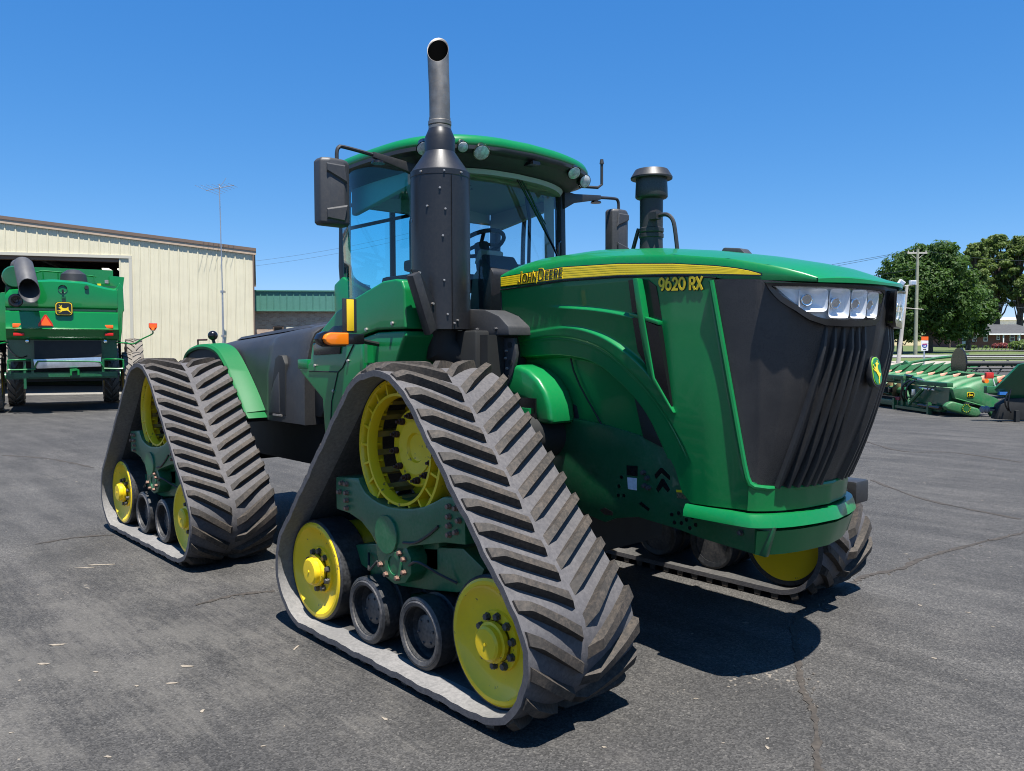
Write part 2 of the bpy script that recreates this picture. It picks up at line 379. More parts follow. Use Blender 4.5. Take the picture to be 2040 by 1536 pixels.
def idler_meshes():
    tyre = MB()
    for y0, y1 in ((-.275, -.06), (.06, .275)):
        tyre.lathe([(RI-.045,y0+.004),(RI-.012,y0),(RI-.002,y0+.012),(RI-.002,y1-.012),(RI-.012,y1),(RI-.045,y1-.004)], ax='y', n=56, loop=True)
    disc = MB().lathe([(RI-.012,-.271),(RI-.03,-.281),(RI-.05,-.280),(RI-.065,-.262),(.20,-.235),(.155,-.232),(.150,-.246),(.105,-.247),(.105,-.20),(.16,-.19),(RI-.06,-.215),(RI-.04,-.24)], ax='y', n=56, loop=True)
    disc.lathe([(.001,-.2),(RI-.045,-.2),(RI-.045,.27),(.001,.27)], ax='y', n=40)
    cap = MB().lathe([(.001,-.325),(.030,-.327),(.076,-.325),(.088,-.315),(.090,-.290),(.104,-.286),(.104,-.262),(.088,-.24),(.001,-.24)], ax='y', n=28)
    cap.lathe([(.001,-.331),(.008,-.331),(.008,-.325)], ax='y', n=8)
    return tyre.mesh('tyre', TYRE), disc.mesh('idler_wheel', YELLOW, ang=30), cap.mesh('hub_cap', YELLOW, bevel=0, ang=30)
ME_IT, ME_ID, ME_IC = idler_meshes()
# roller
rol = MB()
for y0, y1 in ((-.265,-.15),(-.13,-.05),(.05,.13),(.15,.265)):
    rol.lathe([(.15,y0+.01),(.188,y0),(.205,y0+.008),(.205,y1-.008),(.188,y1),(.15,y1-.01)], ax='y', n=44, loop=True)
ME_RT = rol.mesh('tyre', TYRE)
rc = MB().lathe([(.001,-.216),(.02,-.216),(.075,-.214),(.094,-.206),(.098,-.125),(.135,-.128),(.150,-.20),(.156,-.266),(.176,-.271),(.186,-.262),(.186,.25),(.001,.25)], ax='y', n=44)
ME_RC = rc.mesh('roller_wheel', ROLL, ang=30)
# drive wheel: outer ring with pockets, inner hoop, bars, hub drum
drv = MB()
drv.lathe([(RD-.012,-.225),(RD-.004,-.20),(RD-.016,-.08),(RD-.05,-.08),(RD-.05,-.10),(RD-.045,-.115),(RD-.045,-.20),(RD-.03,-.225)], ax='y', n=64, loop=True)
drv.lathe([(RD-.10,-.225),(RD-.116,-.225),(RD-.124,-.20),(RD-.124,-.165),(RD-.10,-.15)], ax='y', n=64, loop=True)
drv.lathe([(RD-.012,.225),(RD-.004,.20),(RD-.016,.08),(RD-.10,.08),(RD-.10,.10),(RD-.055,.20)], ax='y', n=48, loop=True)
for k in range(20):
    a = 2*math.pi*k/20; m = Matrix.Rotation(a, 3, 'Y')
    drv.box(m @ Vector((RD-.072, -.175, 0)), (.085, .09, .014), m=m)
ME_DRV = drv.mesh('drive_wheel', YELLOW, ang=35)
bars = MB()
for k in range(20):
    a = 2*math.pi*(k+.5)/20; m = Matrix.Rotation(a, 3, 'Y')
    bars.box(m @ Vector((RD-.045, 0.02, 0)), (.05, .40, .035), m=m)
ME_BARS = bars.mesh('drive_bar', mat('worn_bar', (.34,.24,.04), .55, metal=.1, var=.4, dust=.4), smooth=False)
hub = MB().lathe([(.001,-.028),(.03,-.030),(.075,-.036),(.085,-.052),(.150,-.060),(.152,-.052),(.212,-.050),(.220,-.044),(.220,.0),(.20,.02),(.20,.30),(.001,.30)], ax='y', n=48)
ME_HUB = hub.mesh('wheel_hub', YELLOW, ang=30)
# undercarriage casting
sad = [(-.66,1.075),(-.385,1.10),(-.365,1.065),(-.31,1.02),(-.24,.993),(-.157,.975),(-.05,.966),(.063,.972),(.18,.988),(.294,1.015),(.40,1.06),(.474,1.095),(.655,1.115),(.665,.865),(.48,.845),(.15,.765),(.09,.715),(-.10,.70),(-.19,.715),(-.25,.77),(-.36,.83),(-.50,.86),(-.66,.865)]
ME_SAD = MB().prism(sad, 'y', -.255, -.10).mesh('undercarriage_frame', CAST, bevel=.014)
cov = MB().lathe([(.001,-.268),(.112,-.268),(.115,-.263),(.115,-.24),(.001,-.24)], ax='y', n=36)
ME_COV = cov.mesh('round_cover', CAST)
low = MB().prism([(-.20,.72),(.12,.76),(.17,.70),(.17,.61),(.11,.545),(.0,.515),(-.10,.54),(-.17,.60)], 'y', -.255, -.12)
low.prism([(-.62,.62),(-.44,.66),(-.2,.70),(.12,.74),(.5,.80),(.68,.72),(.62,.60),(.44,.54),(.2,.50),(-.1,.46),(-.3,.46),(-.55,.50)], 'y', -.14, .14)
low.prism([(-.95,.48),(-.6,.62),(-.5,.5),(-.3,.38),(.3,.38),(.5,.5),(.6,.62),(.95,.48),(.95,.36),(.6,.40),(.45,.26),(-.45,.26),(-.6,.40),(-.95,.36)], 'y', -.055, .055)
low.bb(-.28,.28,-.14,.38,.62,.98)
ME_LOW = low.mesh('suspension_beam', CAST, bevel=.012)
ring = MB().lathe([(.055,-.262),(.085,-.262),(.085,-.25),(.055,-.25)], ax='y', n=26, loop=True)
ME_RING = ring.mesh('pivot_ring', CAST)

HOSES = [MB().tube(smoothpath(q, 4), .008, 6).mesh('grease_line', BLACK) for q in (
    [(.16,-.26,.66),(.26,-.27,.70),(.36,-.20,.64),(.46,-.15,.60)], [(-.17,-.26,.62),(-.26,-.26,.55),(-.36,-.20,.56),(-.44,-.15,.60)], [(.10,-.258,.78),(.22,-.262,.80),(.34,-.262,.86),(.44,-.262,.93)])]
def track_unit(xc, yc, sy):
    L0 = (xc, yc, 0); SC = (1, sy, 1)
    b = put('track_belt', ME_BELT, TR, L0, None, SC)
    for me in LUGS: put('tread_lug', me, b)
    for dx in (A_, -A_):
        o = put('idler_wheel', ME_ID, TR, (xc+dx, yc, HZ), None, SC)
        put('tyre', ME_IT, o); put('hub_cap', ME_IC, o, None, (0, R(random.uniform(0,360)), 0))
        for k in range(10):
            a = 2*math.pi*(k+.35)/10; put('wheel_bolt', ME_BOLT, o, (.128*math.cos(a), -.247, .128*math.sin(a)), (0, a, 0), (1.25,1,1.25))
    for dx in (-.30, .255):
        o = put('roller_wheel', ME_RC, TR, (xc+dx, yc, .290), None, SC); put('tyre', ME_RT, o)
        for k in range(6):
            a = 2*math.pi*(k+.2)/6; put('wheel_bolt', ME_BOLT, o, (.070*math.cos(a), -.212, .070*math.sin(a)), None, (.5,.4,.5))
    o = put('drive_wheel', ME_DRV, TR, (xc, yc, ZD), None, SC); put('drive_bar', ME_BARS, o); h = put('wheel_hub', ME_HUB, o, (0,-.045,0), None, (1.06,1,1.06))
    for k in range(12):
        a = 2*math.pi*(k+.3)/12; put('wheel_stud', ME_STUD, o, (.193*math.cos(a), -.097, .193*math.sin(a)))
    o = put('undercarriage_frame', ME_SAD, TR, L0, None, SC)
    put('round_cover', ME_COV, o, (-.07,0,.80))
    for x, z in ((-.57,1.045),(-.515,1.045),(-.60,.985),(-.515,.99),(-.515,.942),(-.515,.893),(.535,1.052),(.595,1.051),(.535,.997),(.62,.989),(.535,.949),(.595,.923),(.535,.90)):
        put('frame_bolt', ME_BOLTR, o, (x,-.255,z), (0,random.random(),0))
    o = put('suspension_beam', ME_LOW, TR, L0, None, SC); put('pivot_ring', ME_RING, o, (0,0,.63))
    for x, z in ((-.13,.61),(-.07,.563),(.045,.563),(.112,.61),(.112,.686),(.072,.715)):
        put('frame_bolt', ME_BOLTR, o, (x,-.255,z))
    for me in HOSES: put('grease_line', me, o)
XF, XR = 0.105, -4.005
track_unit(XF, -1.524, 1); track_unit(XR, -1.524, 1); track_unit(XF-.09, 1.47, -1); track_unit(XR-.05, 1.47, -1)
# axles and chassis
def part_axle(mb): mb.build('axle', DARK, TR)
def part(name, mb, m, parent=TR, **kw): return mb.build(name, m, parent, **kw)
for xc in (XF, XR):
    ax_ = MB(); ax_.cyl((xc,-1.5,ZD),(xc,1.45,ZD),.15,n=20); ax_.bb(xc-.35,xc+.35,-.45,.45,.85,1.6); part_axle(ax_)

ch = MB().bb(-.95,.35,-.46,.46,.48,1.55); ch.bb(-2.2,-.9,-.5,.5,.75,1.6); ch.bb(-2.9,-2.0,-.22,.22,.7,1.25); ch.bb(-5.2,-2.75,-.5,.5,.75,1.35); ch.bb(-.9,-.2,-.9,.9,1.5,2.02); ch.bb(-.25,.2,-.45,.45,1.4,2.2); ch.bb(-2.1,-.95,-.82,.82,1.45,2.12)
part('chassis', ch, DARK, bevel=.02)
eng = MB().bb(.1,1.45,-.44,.44,.95,2.15)
part('engine_block', eng, DARK)
# side frame plates with slots and holes, bright fender pieces
for s in (-1, 1):
    fp = [(-.05,1.02),(.1,.92),(.42,.80),(.6,.77),(.69,.81),(.87,.845),(1.16,.82),(1.35,.79),(1.75,.757),(1.80,.93),(1.30,.95),(1.26,1.28),(1.10,1.32),(.62,1.40),(.0,1.46)]
    o = part('side_frame', MB().prism(fp, 'y', s*.485, s*.45), GREEN_D, bevel=.006)
    y0 = s*.4875
    for q in ([(1.000,1.125),(1.045,1.172),(1.06,1.172),(1.115,1.13),(1.115,1.105),(1.053,1.142),(1.012,1.10)], [(1.012,1.040),(1.055,1.108),(1.07,1.108),(1.115,1.05),(1.10,1.03),(1.063,1.062),(1.03,1.02)], [(.88,.93),(.90,.945),(.965,.91),(.955,.895)], [(.56,.845),(.60,.865),(.665,.85),(.67,.825),(.60,.82)]):
        part('frame_slot', MB().prism(q, 'y', y0, y0-s*.004), BLACKG, o, smooth=False)
    for x, z in ((.74,1.08),(.72,1.02),(.715,.96),(.76,.965),(1.13,.90),(1.18,.915),(1.15,.855),(1.20,.86),(1.235,.885),(1.26,.84),(1.275,.905),(1.30,.865)):
        part('bolt_hole', MB().cyl((x,y0,z),(x,y0-s*.004,z),.012,n=10), BLACKG, o, smooth=False)
    lbl = MB().prism([(.79,1.085),(.865,1.088),(.865,1.012),(.797,1.012)], 'y', y0, y0-s*-.003)
    part('label_plate', lbl, mat('paper_label', (.55,.60,.66), .5, var=.12, vs_=60), o, smooth=False)
    lb2 = MB().prism([(.785,1.16),(.87,1.165),(.87,1.10),(.785,1.10)], 'y', y0, y0+s*.003); part('label_plate', lb2, BLACKG, o, smooth=False)
    lb3 = MB().prism([(1.165,1.052),(1.235,1.058),(1.24,1.008),(1.17,1.005)], 'y', y0, y0+s*.003); part('warning_label', lb3, mat('warning_decal', (.10,.09,.05), .4, var=.9, vs_=90), o, smooth=False)
    lb4 = MB().prism([(1.165,1.054),(1.235,1.060),(1.236,1.046),(1.166,1.040)], 'y', y0, y0+s*.005); part('warning_label', lb4, STRIPE, o, smooth=False)
    for x, z in ((.92,1.13),(.95,1.10),(.93,1.05),(.96,1.04),(1.60,.87)): put('bolt', ME_BOLT, o, (x,s*.486,z), None, (1,-s,1) if s > 0 else None)
# inner front fender, bright rounded shield beside the belt
fpts = [(-.20,1.60),(-.15,1.735),(-.08,1.775),(.0,1.785),(.10,1.755),(.20,1.69),(.27,1.61),(.31,1.52),(.325,1.40),(.20,1.40),(.09,1.54)]
for s in (-1, 1):
    o = part('track_fender', MB().prism(fpts, 'y', s*.70, s*.46), GREEN, bevel=.035, seg=3)
    part('step_bracket', MB().bb(.02,.19,s*.712,s*.69,1.40,1.565), BLACKG, o)
    part('step_light', MB().box((.10,s*.72,1.48),(.10,.03,.035)), GREEN, o)

# ---- hood
SHX = [-.27,-.10,.35,.81,1.22,1.58,1.80,1.93,2.025]
SHY = [.60,.60,.60,.60,.598,.585,.555,.52,.475]
SHZ = [2.415,2.448,2.470,2.458,2.428,2.375,2.325,2.290,2.250]
CRZ = [2.56,2.575,2.580,2.545,2.490,2.425,2.375,2.340,2.30]
SEAX = [-.28,.35,.82,1.26,1.5]; SEAZ = [2.315,2.338,2.330,2.308,2.280]
PT = [-1,-.8,-.62,-.5,-.4,-.25,0]
PTOP = [(1.485,-.605),(1.74,-.585),(1.90,-.535),(1.99,-.475),(2.05,-.405),(2.11,-.27),(2.155,0)]
PBOT = [(1.665,-.525),(1.70,-.505),(1.735,-.47),(1.77,-.42),(1.80,-.36),(1.84,-.23),(1.87,0)]
def plan(L, t):
    a = -abs(t); x = interp(PT, [p[0] for p in L], a); y = interp(PT, [p[1] for p in L], a)
    return x, (y if t <= 0 else -y)
def GS(t, z, off=0.0):
    def raw(t, z):
        k = (2.22-z)/1.08; a = plan(PTOP, t); b = plan(PBOT, t)
        return Vector((lerp(a[0],b[0],k)+.06*4*k*(1-k)*(1-t*t), lerp(a[1],b[1],k), z))
    p = raw(t, z)
    if off:
        e = .03; n = (raw(min(1,t+e), z)-raw(max(-1,t-e), z)).cross(raw(t, z+.01)-raw(t, z-.01)).normalized()
        if n.dot(Vector((1, p.y*1.5, 0))) < 0: n = -n
        p = p+n*off
    return p
def lipz(t): return 2.225+.045*sst(.45,1,abs(t))
# top skin
top = MB()
secs = []
xs = [-.27+ (2.025+.27)*i/40 for i in range(41)]
for x in xs:
    y = interp(SHX, SHY, x); z = interp(SHX, SHZ, x); c = interp(SHX, CRZ, x)
    row = []
    for j in range(-12, 13):
        q = j/12; e = abs(q)
        zz = z+(c-z)*(1-e**2.2)
        row.append((x, y*q, zz))
    secs.append(row)
# nose cap ring by ring
fr0 = secs[-1]
for k, (fx, fz) in enumerate(((.45,.5),(.8,.8),(1.0,1.0))):
    row = []
    for j in range(-12, 13):
        q = j/12; y = .475*q
        tx = 2.025+(2.165-2.025)*(1-abs(q)**2.4)
        p = fr0[j+12]
        row.append((lerp(2.025, tx, fx), y, lerp(p[2], 2.243, fz*(.35+.65*(1-abs(q)**2)))))
    secs.append(row)
top.loft(secs, closed=False)
# band under the shoulder, wrapping the nose
def band(s):
    rows = []
    for i in range(34):
        x = -.27+(2.025+.27)*i/33
        y = interp(SHX, SHY, x); zt = interp(SHX, SHZ, x)
        zl = interp(SEAX, SEAZ, x) if x < 1.5 else lerp(2.272, 2.226, (x-1.5)/.525)
        rows.append([(x, s*y, zt), (x, s*(y+.010), lerp(zt, zl, .12)), (x, s*(y+.012), lerp(zt, zl, .6)), (x, s*(y+.008), zl), (x, s*(y-.03), zl-.004)])
    return rows
for s in (-1, 1): top.loft(band(s), closed=False)
nose = []
for j in range(-12, 13):
    q = j/12; tx = 2.025+(2.165-2.025)*(1-abs(q)**2.4); y = .475*q*(1.03 if abs(j) == 12 else 1)
    z0 = secs[-1][j+12][2]; n = Vector((1, q*.8, 0)).normalized()
    a = Vector((tx, y, z0)); nose.append([tuple(a+Vector((-.03,0,.004))), tuple(a), tuple(a+n*.010+Vector((0,0,-.006))), tuple(a+n*.010+Vector((0,0,2.224-z0))), tuple(a+n*-.03+Vector((0,0,2.218-z0)))])
top.loft(nose, closed=False)
hood = part('hood', top, GREEN, ang=55)
part('hood_handle', MB().prism([(1.10,2.48),(1.14,2.528),(1.26,2.512),(1.30,2.47)], 'y', .02, .12), PLAST, hood, bevel=.01)
# side skins as modelled relief
C1 = ([-.3,-.05,.35,.635,.857,1.026,1.206,1.32],[2.0,2.01,2.038,1.988,1.884,1.754,1.55,1.40])
C2 = ([-.3,-.07,.2,.452,.686,.927,1.113,1.231,1.308],[1.93,1.944,1.969,1.947,1.876,1.718,1.529,1.36,1.224])
C3 = ([-.3,-.087,.30,.59,.817,.988,1.111,1.16],[1.835,1.839,1.849,1.798,1.664,1.504,1.291,1.18])
CP_ = ([-.1,.221,.588,.857,1.125],[2.21,2.178,2.145,2.101,2.035])
def smooth_curve(C):
    q = smoothpath([(a, b, 0) for a, b in zip(*C)], 8); return ([p_.x for p_ in q], [p_.y for p_ in q])
C1, C2, C3, CP_ = map(smooth_curve, (C1, C2, C3, CP_))
def dist(C, x, z):
    e = .03; k = (interp(C[0],C[1],x+e)-interp(C[0],C[1],x-e))/(2*e)
    return (z-interp(C[0], C[1], x))/math.sqrt(1+k*k)
def side_y(z): return .600-.075*max(0, 2.30-z)
def relief(x, z):
    r = 0.0
    d = dist(CP_, x, z); q = sst(.15,.5,x)*sst(1.14,1.06,x)
    r += .018*q*sst(.010,-.012,d)*math.exp(min(0,d)/.10)
    d1 = dist(C1, x, z); q1 = .004+.040*sst(.2,.95,x)
    q1 = .004+.030*sst(.2,.95,x); fr_ = .034*sst(1.02,1.22,x)*sst(2.34,1.45,z)
    r += lerp(fr_, q1, sst(.008,-.012,d1))*(1-.7*sst(1.40,1.62,x))
    d2 = dist(C2, x, z); r -= .010*math.exp(-(d2/.007)**2)*sst(1.32,1.25,x)
    r -= .012*sst(.004,-.02,d2)*sst(1.33,1.2,x)
    d3 = dist(C3, x, z); w3 = sst(1.175,1.13,x)
    r -= .075*sst(.004,-.022,d3)*w3
    if x > 1.2: r += .0
    r -= .006*sst(2.30,2.27,z)*0
    return r
XG = ([1.0,1.16,1.185,1.242,1.42,1.69,1.99,2.27],[1.705,1.705,1.668,1.645,1.612,1.568,1.522,1.480])
def zbot(x): return interp([-.3,.11,.62,1.05,1.16,1.19,1.235,1.30,1.8],[1.44,1.395,1.325,1.262,1.24,1.19,1.05,1.0,1.005], x)
def side_skin(s):
    def fn(u, v):
        x = -.285+(1.48+.285)*u
        zt = interp(SEAX, SEAZ, x)-.004; z = lerp(zbot(x), zt, v)
        xg = interp(XG[0], XG[1], z); xx = -.285+(xg+.285)*u
        zt = interp(SEAX, SEAZ, xx)-.004; z = lerp(zbot(xx), zt, v)
        y = side_y(z)+relief(xx, z)
        if u > .985: y -= .02*(u-.985)/.015
        return (xx, s*y, z)
    return MB().grid(fn, 300, 210)
for s in (-1, 1):
    o = part('side_panel', side_skin(s), GREEN, ang=60)
    def SY(x, z, off): return s*(side_y(z)+relief(x, z)+off)
    def decal(name, poly, m, off, th=.004, par=o, flat=False, **kw):
        yb = max(side_y(z)+relief(x, z) for x, z in poly) if flat else None
        mb = MB(); n = len(poly)
        a = [(x, s*((yb if flat else side_y(z))+off), z) for x, z in poly]; b = [(x, s*((yb if flat else side_y(z))+off-th), z) for x, z in poly]
        mb.add(a+b, [tuple(range(n)), tuple(range(n,2*n))[::-1]]+[(i,(i+1)%n,n+(i+1)%n,n+i) for i in range(n)])
        return part(name, mb, m, par, **kw)
    decal('air_vent', [(.905,2.300),(.960,2.302),(.985,2.10),(.925,2.11)], BLACKG, .026, .03, smooth=False)
    decal('air_vent', [(1.005,2.298),(1.04,2.294),(1.095,2.255),(1.128,2.055),(1.03,2.085)], BLACKG, .006, .012, smooth=False)
    decal('air_vent', [(.930,2.075),(.988,2.080),(1.035,1.765),(.96,1.875)], BLACKG, .034, .04, smooth=False)
    decal('air_vent', [(1.036,2.055),(1.127,2.022),(1.205,1.535),(1.085,1.715)], BLACKG, .050, .056, smooth=False)
    decal('vent_rib', [(.965,2.305),(1.0,2.305),(1.036,2.06),(1.092,1.72),(1.205,1.55),(1.222,1.52),(1.205,1.525),(1.075,1.70),(1.045,1.75),(.99,2.07)], GREEN, .060, .075, bevel=.006)
    decal('vent_rib', [(.92,2.108),(1.0,2.088),(1.13,2.05),(1.13,2.028),(1.0,2.066),(.92,2.086)], GREEN, .050, .06, bevel=.004)
    part('side_mesh_window', MB().prism([(.842,1.625),(.895,1.59),(.96,1.52),(1.02,1.43),(1.075,1.335),(1.082,1.305),(1.06,1.30),(.925,1.345),(.90,1.42)], 'y', s*(side_y(1.45)-.070), s*(side_y(1.45)-.035)), mat('mesh_screen', (.012,.013,.012), .6, var=.5, vs_=140), o, bevel=.004)
    part('panel_seam', MB().tube([(x, s*(side_y(z)-.060), z) for x, z in ((.315,1.83),(.335,1.75),(.385,1.65),(.45,1.555),(.52,1.46),(.60,1.34))], .006, 6), DARK, o)
    put('bolt', ME_BOLTL, o, (.22, s*(side_y(1.5)-.06), 1.52), None, (.5,-.6*s,.5))
    part('panel_seam', MB().tube([(x_, s*(interp(SHX, SHY, x_)+.010), interp(SEAX, SEAZ, x_)-.003) for x_ in [-.27+.059*k for k in range(31)]], .005, 6), DARK, o)
    part('panel_seam', MB().tube([(x_, s*(side_y(z_)+relief(x_, z_)+.001), z_) for x_, z_ in ((-.275,2.30),(-.278,2.1),(-.28,1.9),(-.28,1.6))], .006, 6), DARK, o)
    # yellow stripe with moulded lines and the maker's name
    ST = ([-.253,.353,.816,1.223,1.497,1.62,1.70,1.757],[2.398,2.421,2.405,2.373,2.339,2.318,2.299,2.279])
    SB = ([-.253,.353,.816,1.223,1.497,1.757],[2.334,2.347,2.338,2.317,2.297,2.275])
    def sfn(u, v, o_=.0155, a=-.258, e=0.0):
        x = lerp(a, 1.757+e, u); zt, zb = interp(*ST, x)+e, interp(*SB, x)-e
        y = interp(SHX, SHY, x)+o_
        return (x, s*y, lerp(zb, zt, v))
    def sfy(u, v):
        p = sfn(u, v); q = (v*5) % 1.0
        return (p[0], p[1]+s*(.0007 if .10 < q < .9 else 0), p[2])
    st = part('hood_stripe', MB().grid(sfy, 60, 40), STRIPE, hood, ang=80)
    part('stripe_edging', MB().grid(lambda u, v: sfn(u, v, .0135, -.262, .006), 60, 2), BLACKG, st)
    rz = (R(90), 0, 0) if s < 0 else (R(90), 0, R(180))
    JD = [('J',.074),('O',.056),('H',.056),('N',.056),(' ',.02),('D',.074),('E',.056),('E',.056),('R',.056),('E',.056)]
    for nm, hw_, m_, dy in (('lettering_outline', .0080, STRIPE, .0), ('lettering', .0034, BLACKG, .0035)):
        strokes(nm, JD, hw_, m_, hood, (-.078 if s < 0 else .29, s*(.6165+dy), 2.345), (R(90), R(-1.6) if s < 0 else R(1.6), 0 if s < 0 else R(180)), slant=.12, gap=.20, sx=.86)
    NU = [('9',.066),('6',.066),('2',.066),('0',.066),(' ',.05),('R',.066),('X',.066)]
    for nm, hw_, m_, dy in (('number_outline', .0105, BLACKG, .0), ('number_lettering', .0068, STRIPE, .0035)):
        strokes(nm, NU, hw_, m_, o, (1.115 if s < 0 else 1.37, s*(side_y(2.232)+.003+dy*.6), 2.232), (R(90+4.0), R(2.4) if s < 0 else R(-2.4), 0 if s < 0 else R(180)), gap=.15, sx=.78)

# ---- grille, headlights, emblem
def gfn(u, v): t = lerp(-1, 1, u); return tuple(GS(t, lerp(1.135, lipz(t)-.004, v)))
GRM, nt_, b_ = new_mat('grille_screen'); c_ = coords(nt_)
b_.inputs['Roughness'].default_value = .5
vo = N(nt_, 'ShaderNodeTexVoronoi'); vo.inputs['Scale'].default_value = 240; nt_.links.new(c_, vo.inputs['Vector'])
bb_ = ramp(nt_, noise(nt_, c_, 3.0, 5), [(0.35,(.022,.021,.021)),(0.7,(.052,.047,.044))])
nt_.links.new(mixc(nt_, ramp(nt_, vo.outputs['Distance'], [(0.25,(1,1,1)),(0.5,(0,0,0))]), bb_, (.006,.006,.006)), b_.inputs['Base Color'])
bump(nt_, b_, vo.outputs['Distance'], .08, .002)
gr = part('grille', MB().grid(gfn, 120, 30), GRM, ang=70)
rimp = [GS(-1, z, .004) for z in (2.262,1.99,1.70,1.42,1.26)]+[GS(t, z, .004) for t, z in ((-.99,1.19),(-.95,1.155),(-.85,1.14),(-.6,1.132),(-.3,1.128),(0,1.126),(.3,1.128),(.6,1.132),(.85,1.14),(.95,1.155),(.99,1.19))]+[GS(1, z, .004) for z in (1.26,1.42,1.70,1.99,2.262)]
part('grille_rim', MB().tube(rimp, .016, 8), GREEN, gr)
TT_ = [-.40,-.345,-.29,-.235,-.185,-.135]; TB_ = [-.50,-.41,-.335,-.265,-.20,-.135]
for sg in (1, -1):
    for a, b in zip(TT_, TB_):
        rings_ = []
        for k in range(9):
            q = k/8; t = lerp(a, b, q)*sg; z = lerp(2.005, 1.142, q); e = .012+.008*q; pr = .030 if k else .006
            rings_.append([GS(t-e*1.3, z, -.004), GS(t-e*.5, z, pr), GS(t+e*.5, z, pr), GS(t+e*1.3, z, -.004)])
        part('grille_rib', MB().loft(rings_), BLACK, gr)
# lower nose apron and bumper
def apr(u, v):
    t = lerp(-1, 1, u); p = GS(t, 1.13, .012); q = lerp(0, 1, v)
    return (p.x-.012*q, p.y*(1-.015*q), lerp(1.135, 1.005, q))
part('nose_apron', MB().grid(apr, 60, 6), GREEN)
def bump_path(off, z): 
    pts = [(1.27, -.525-off, z), (1.60,-.535-off,z)]
    for t in (-.98,-.9,-.8,-.7,-.6,-.5,-.4,-.3,-.2,-.1,0,.1,.2,.3,.4,.5,.6,.7,.8,.9,.98):
        p = GS(t, 1.13, .014+off); pts.append((p.x, p.y, z))
    return pts+[(1.60,.535+off,z),(1.27,.525+off,z)]
bl = MB(); P0, P1, P2, P3 = bump_path(-.05,.992), bump_path(.022,.992), bump_path(.045,.925), bump_path(-.05,.925)
bl.loft([[P0[i],P1[i],(P1[i][0]+.5*(P2[i][0]-P1[i][0]),lerp(P1[i][1],P2[i][1],.85),.962),P2[i],P3[i]] for i in range(len(P0))])
part('bumper', bl, GREEN, ang=30)
wb = MB(); Q0, Q1, Q2, Q3 = bump_path(-.12,.905), bump_path(.03,.905), bump_path(-.02,.765), bump_path(-.12,.765)
wb.loft([[Q0[i],Q1[i],Q2[i],Q3[i]] for i in range(4, len(Q0)-4)])
part('weight_bracket', wb, GREEN, ang=30)
part('bracket_core', MB().bb(1.2,1.76,-.40,.40,.79,1.0), DARK)
for s in (-1, 1):
    # headlight: bezel, reflector bowls, lamps and a clear lens over them
    bez = [(-.75,2.235),(-.62,2.228),(-.5,2.222),(-.36,2.216),(-.23,2.210),(-.10,2.204),(-.045,2.198),(-.078,2.03),(-.10,2.012),(-.2,2.004),(-.32,2.002),(-.44,2.008),(-.52,2.036),(-.58,2.072),(-.66,2.125),(-.72,2.18)]
    len_ = [(-.70,2.212),(-.6,2.207),(-.48,2.203),(-.36,2.198),(-.23,2.193),(-.10,2.188),(-.072,2.184),(-.102,2.052),(-.2,2.042),(-.32,2.040),(-.43,2.044),(-.49,2.060),(-.56,2.100),(-.63,2.150)]
    def resample(poly, n=36):
        q = poly+[poly[0]]; d = [0]
        for i in range(len(poly)): d.append(d[-1]+math.hypot((q[i+1][0]-q[i][0])*.9, q[i+1][1]-q[i][1]))
        return [(interp(d, [c[0] for c in q], d[-1]*k/n), interp(d, [c[1] for c in q], d[-1]*k/n)) for k in range(n)]
    bez = resample(bez); len_ = resample(len_)
    sgn = lambda t: t if s < 0 else -t
    def rg(poly, off): return [GS(sgn(t), z, off) for t, z in poly]
    def shrink(poly, k):
        n = len(poly); cx = sum(p[0] for p in poly)/n; cz = sum(p[1] for p in poly)/n
        return [(lerp(cx,t,k), lerp(cz,z,k)) for t, z in poly]
    hl = part('headlight', MB().loft([rg(bez,-.01), rg(bez,.040), rg(shrink(bez,.97),.050), rg(shrink(len_,1.03),.048), rg(len_,.004)], True, False, False), BLACKG, ang=40)
    part('lamp_housing', MB().loft([rg(shrink(len_,k),.006) for k in (1.0,.8,.6,.4,.2,.05)], True, False, True), REFL, hl)
    for t0, t1, zc, zr in ((-.575,-.425,2.137,.058),(-.42,-.300,2.121,.074),(-.295,-.190,2.119,.072),(-.185,-.098,2.117,.066)):
        rr = []
        for k, dz in ((1.0,.040),(.85,.026),(.5,.012),(.28,.009)):
            rr.append([GS(sgn(lerp((t0+t1)/2, (t0+t1)/2+(t1-t0)/2*math.copysign(abs(math.cos(a))**.28, math.cos(a)), k)), zc+zr*k*math.copysign(abs(math.sin(a))**.28, math.sin(a)), dz) for a in [2*math.pi*j/24 for j in range(24)]])
        part('reflector', MB().loft(rr, True, False, True), REFL, hl, ang=50)
        tc = t0*.70+t1*.30
        p0 = GS(sgn(tc), zc, .008); p1 = GS(sgn(tc), zc, .034)
        n_ = (p1-p0).normalized()
        part('lamp', MB().cyl(p0, p1, .026, .023, n=20), mat('lamp_projector', (.45,.48,.52), .06, metal=.9), hl)
        ringp = [p1+(n_.orthogonal().normalized()*math.cos(2*math.pi*j/20)+n_.cross(n_.orthogonal().normalized())*math.sin(2*math.pi*j/20))*.025 for j in range(21)]
        part('lamp_ring', MB().tube(ringp, .004, 6), CHROME, hl)
    part('lens', MB().loft([rg(shrink(len_,k),.046) for k in (1.01,.8,.6,.4,.2,.05)], True, False, True), LENS, hl)
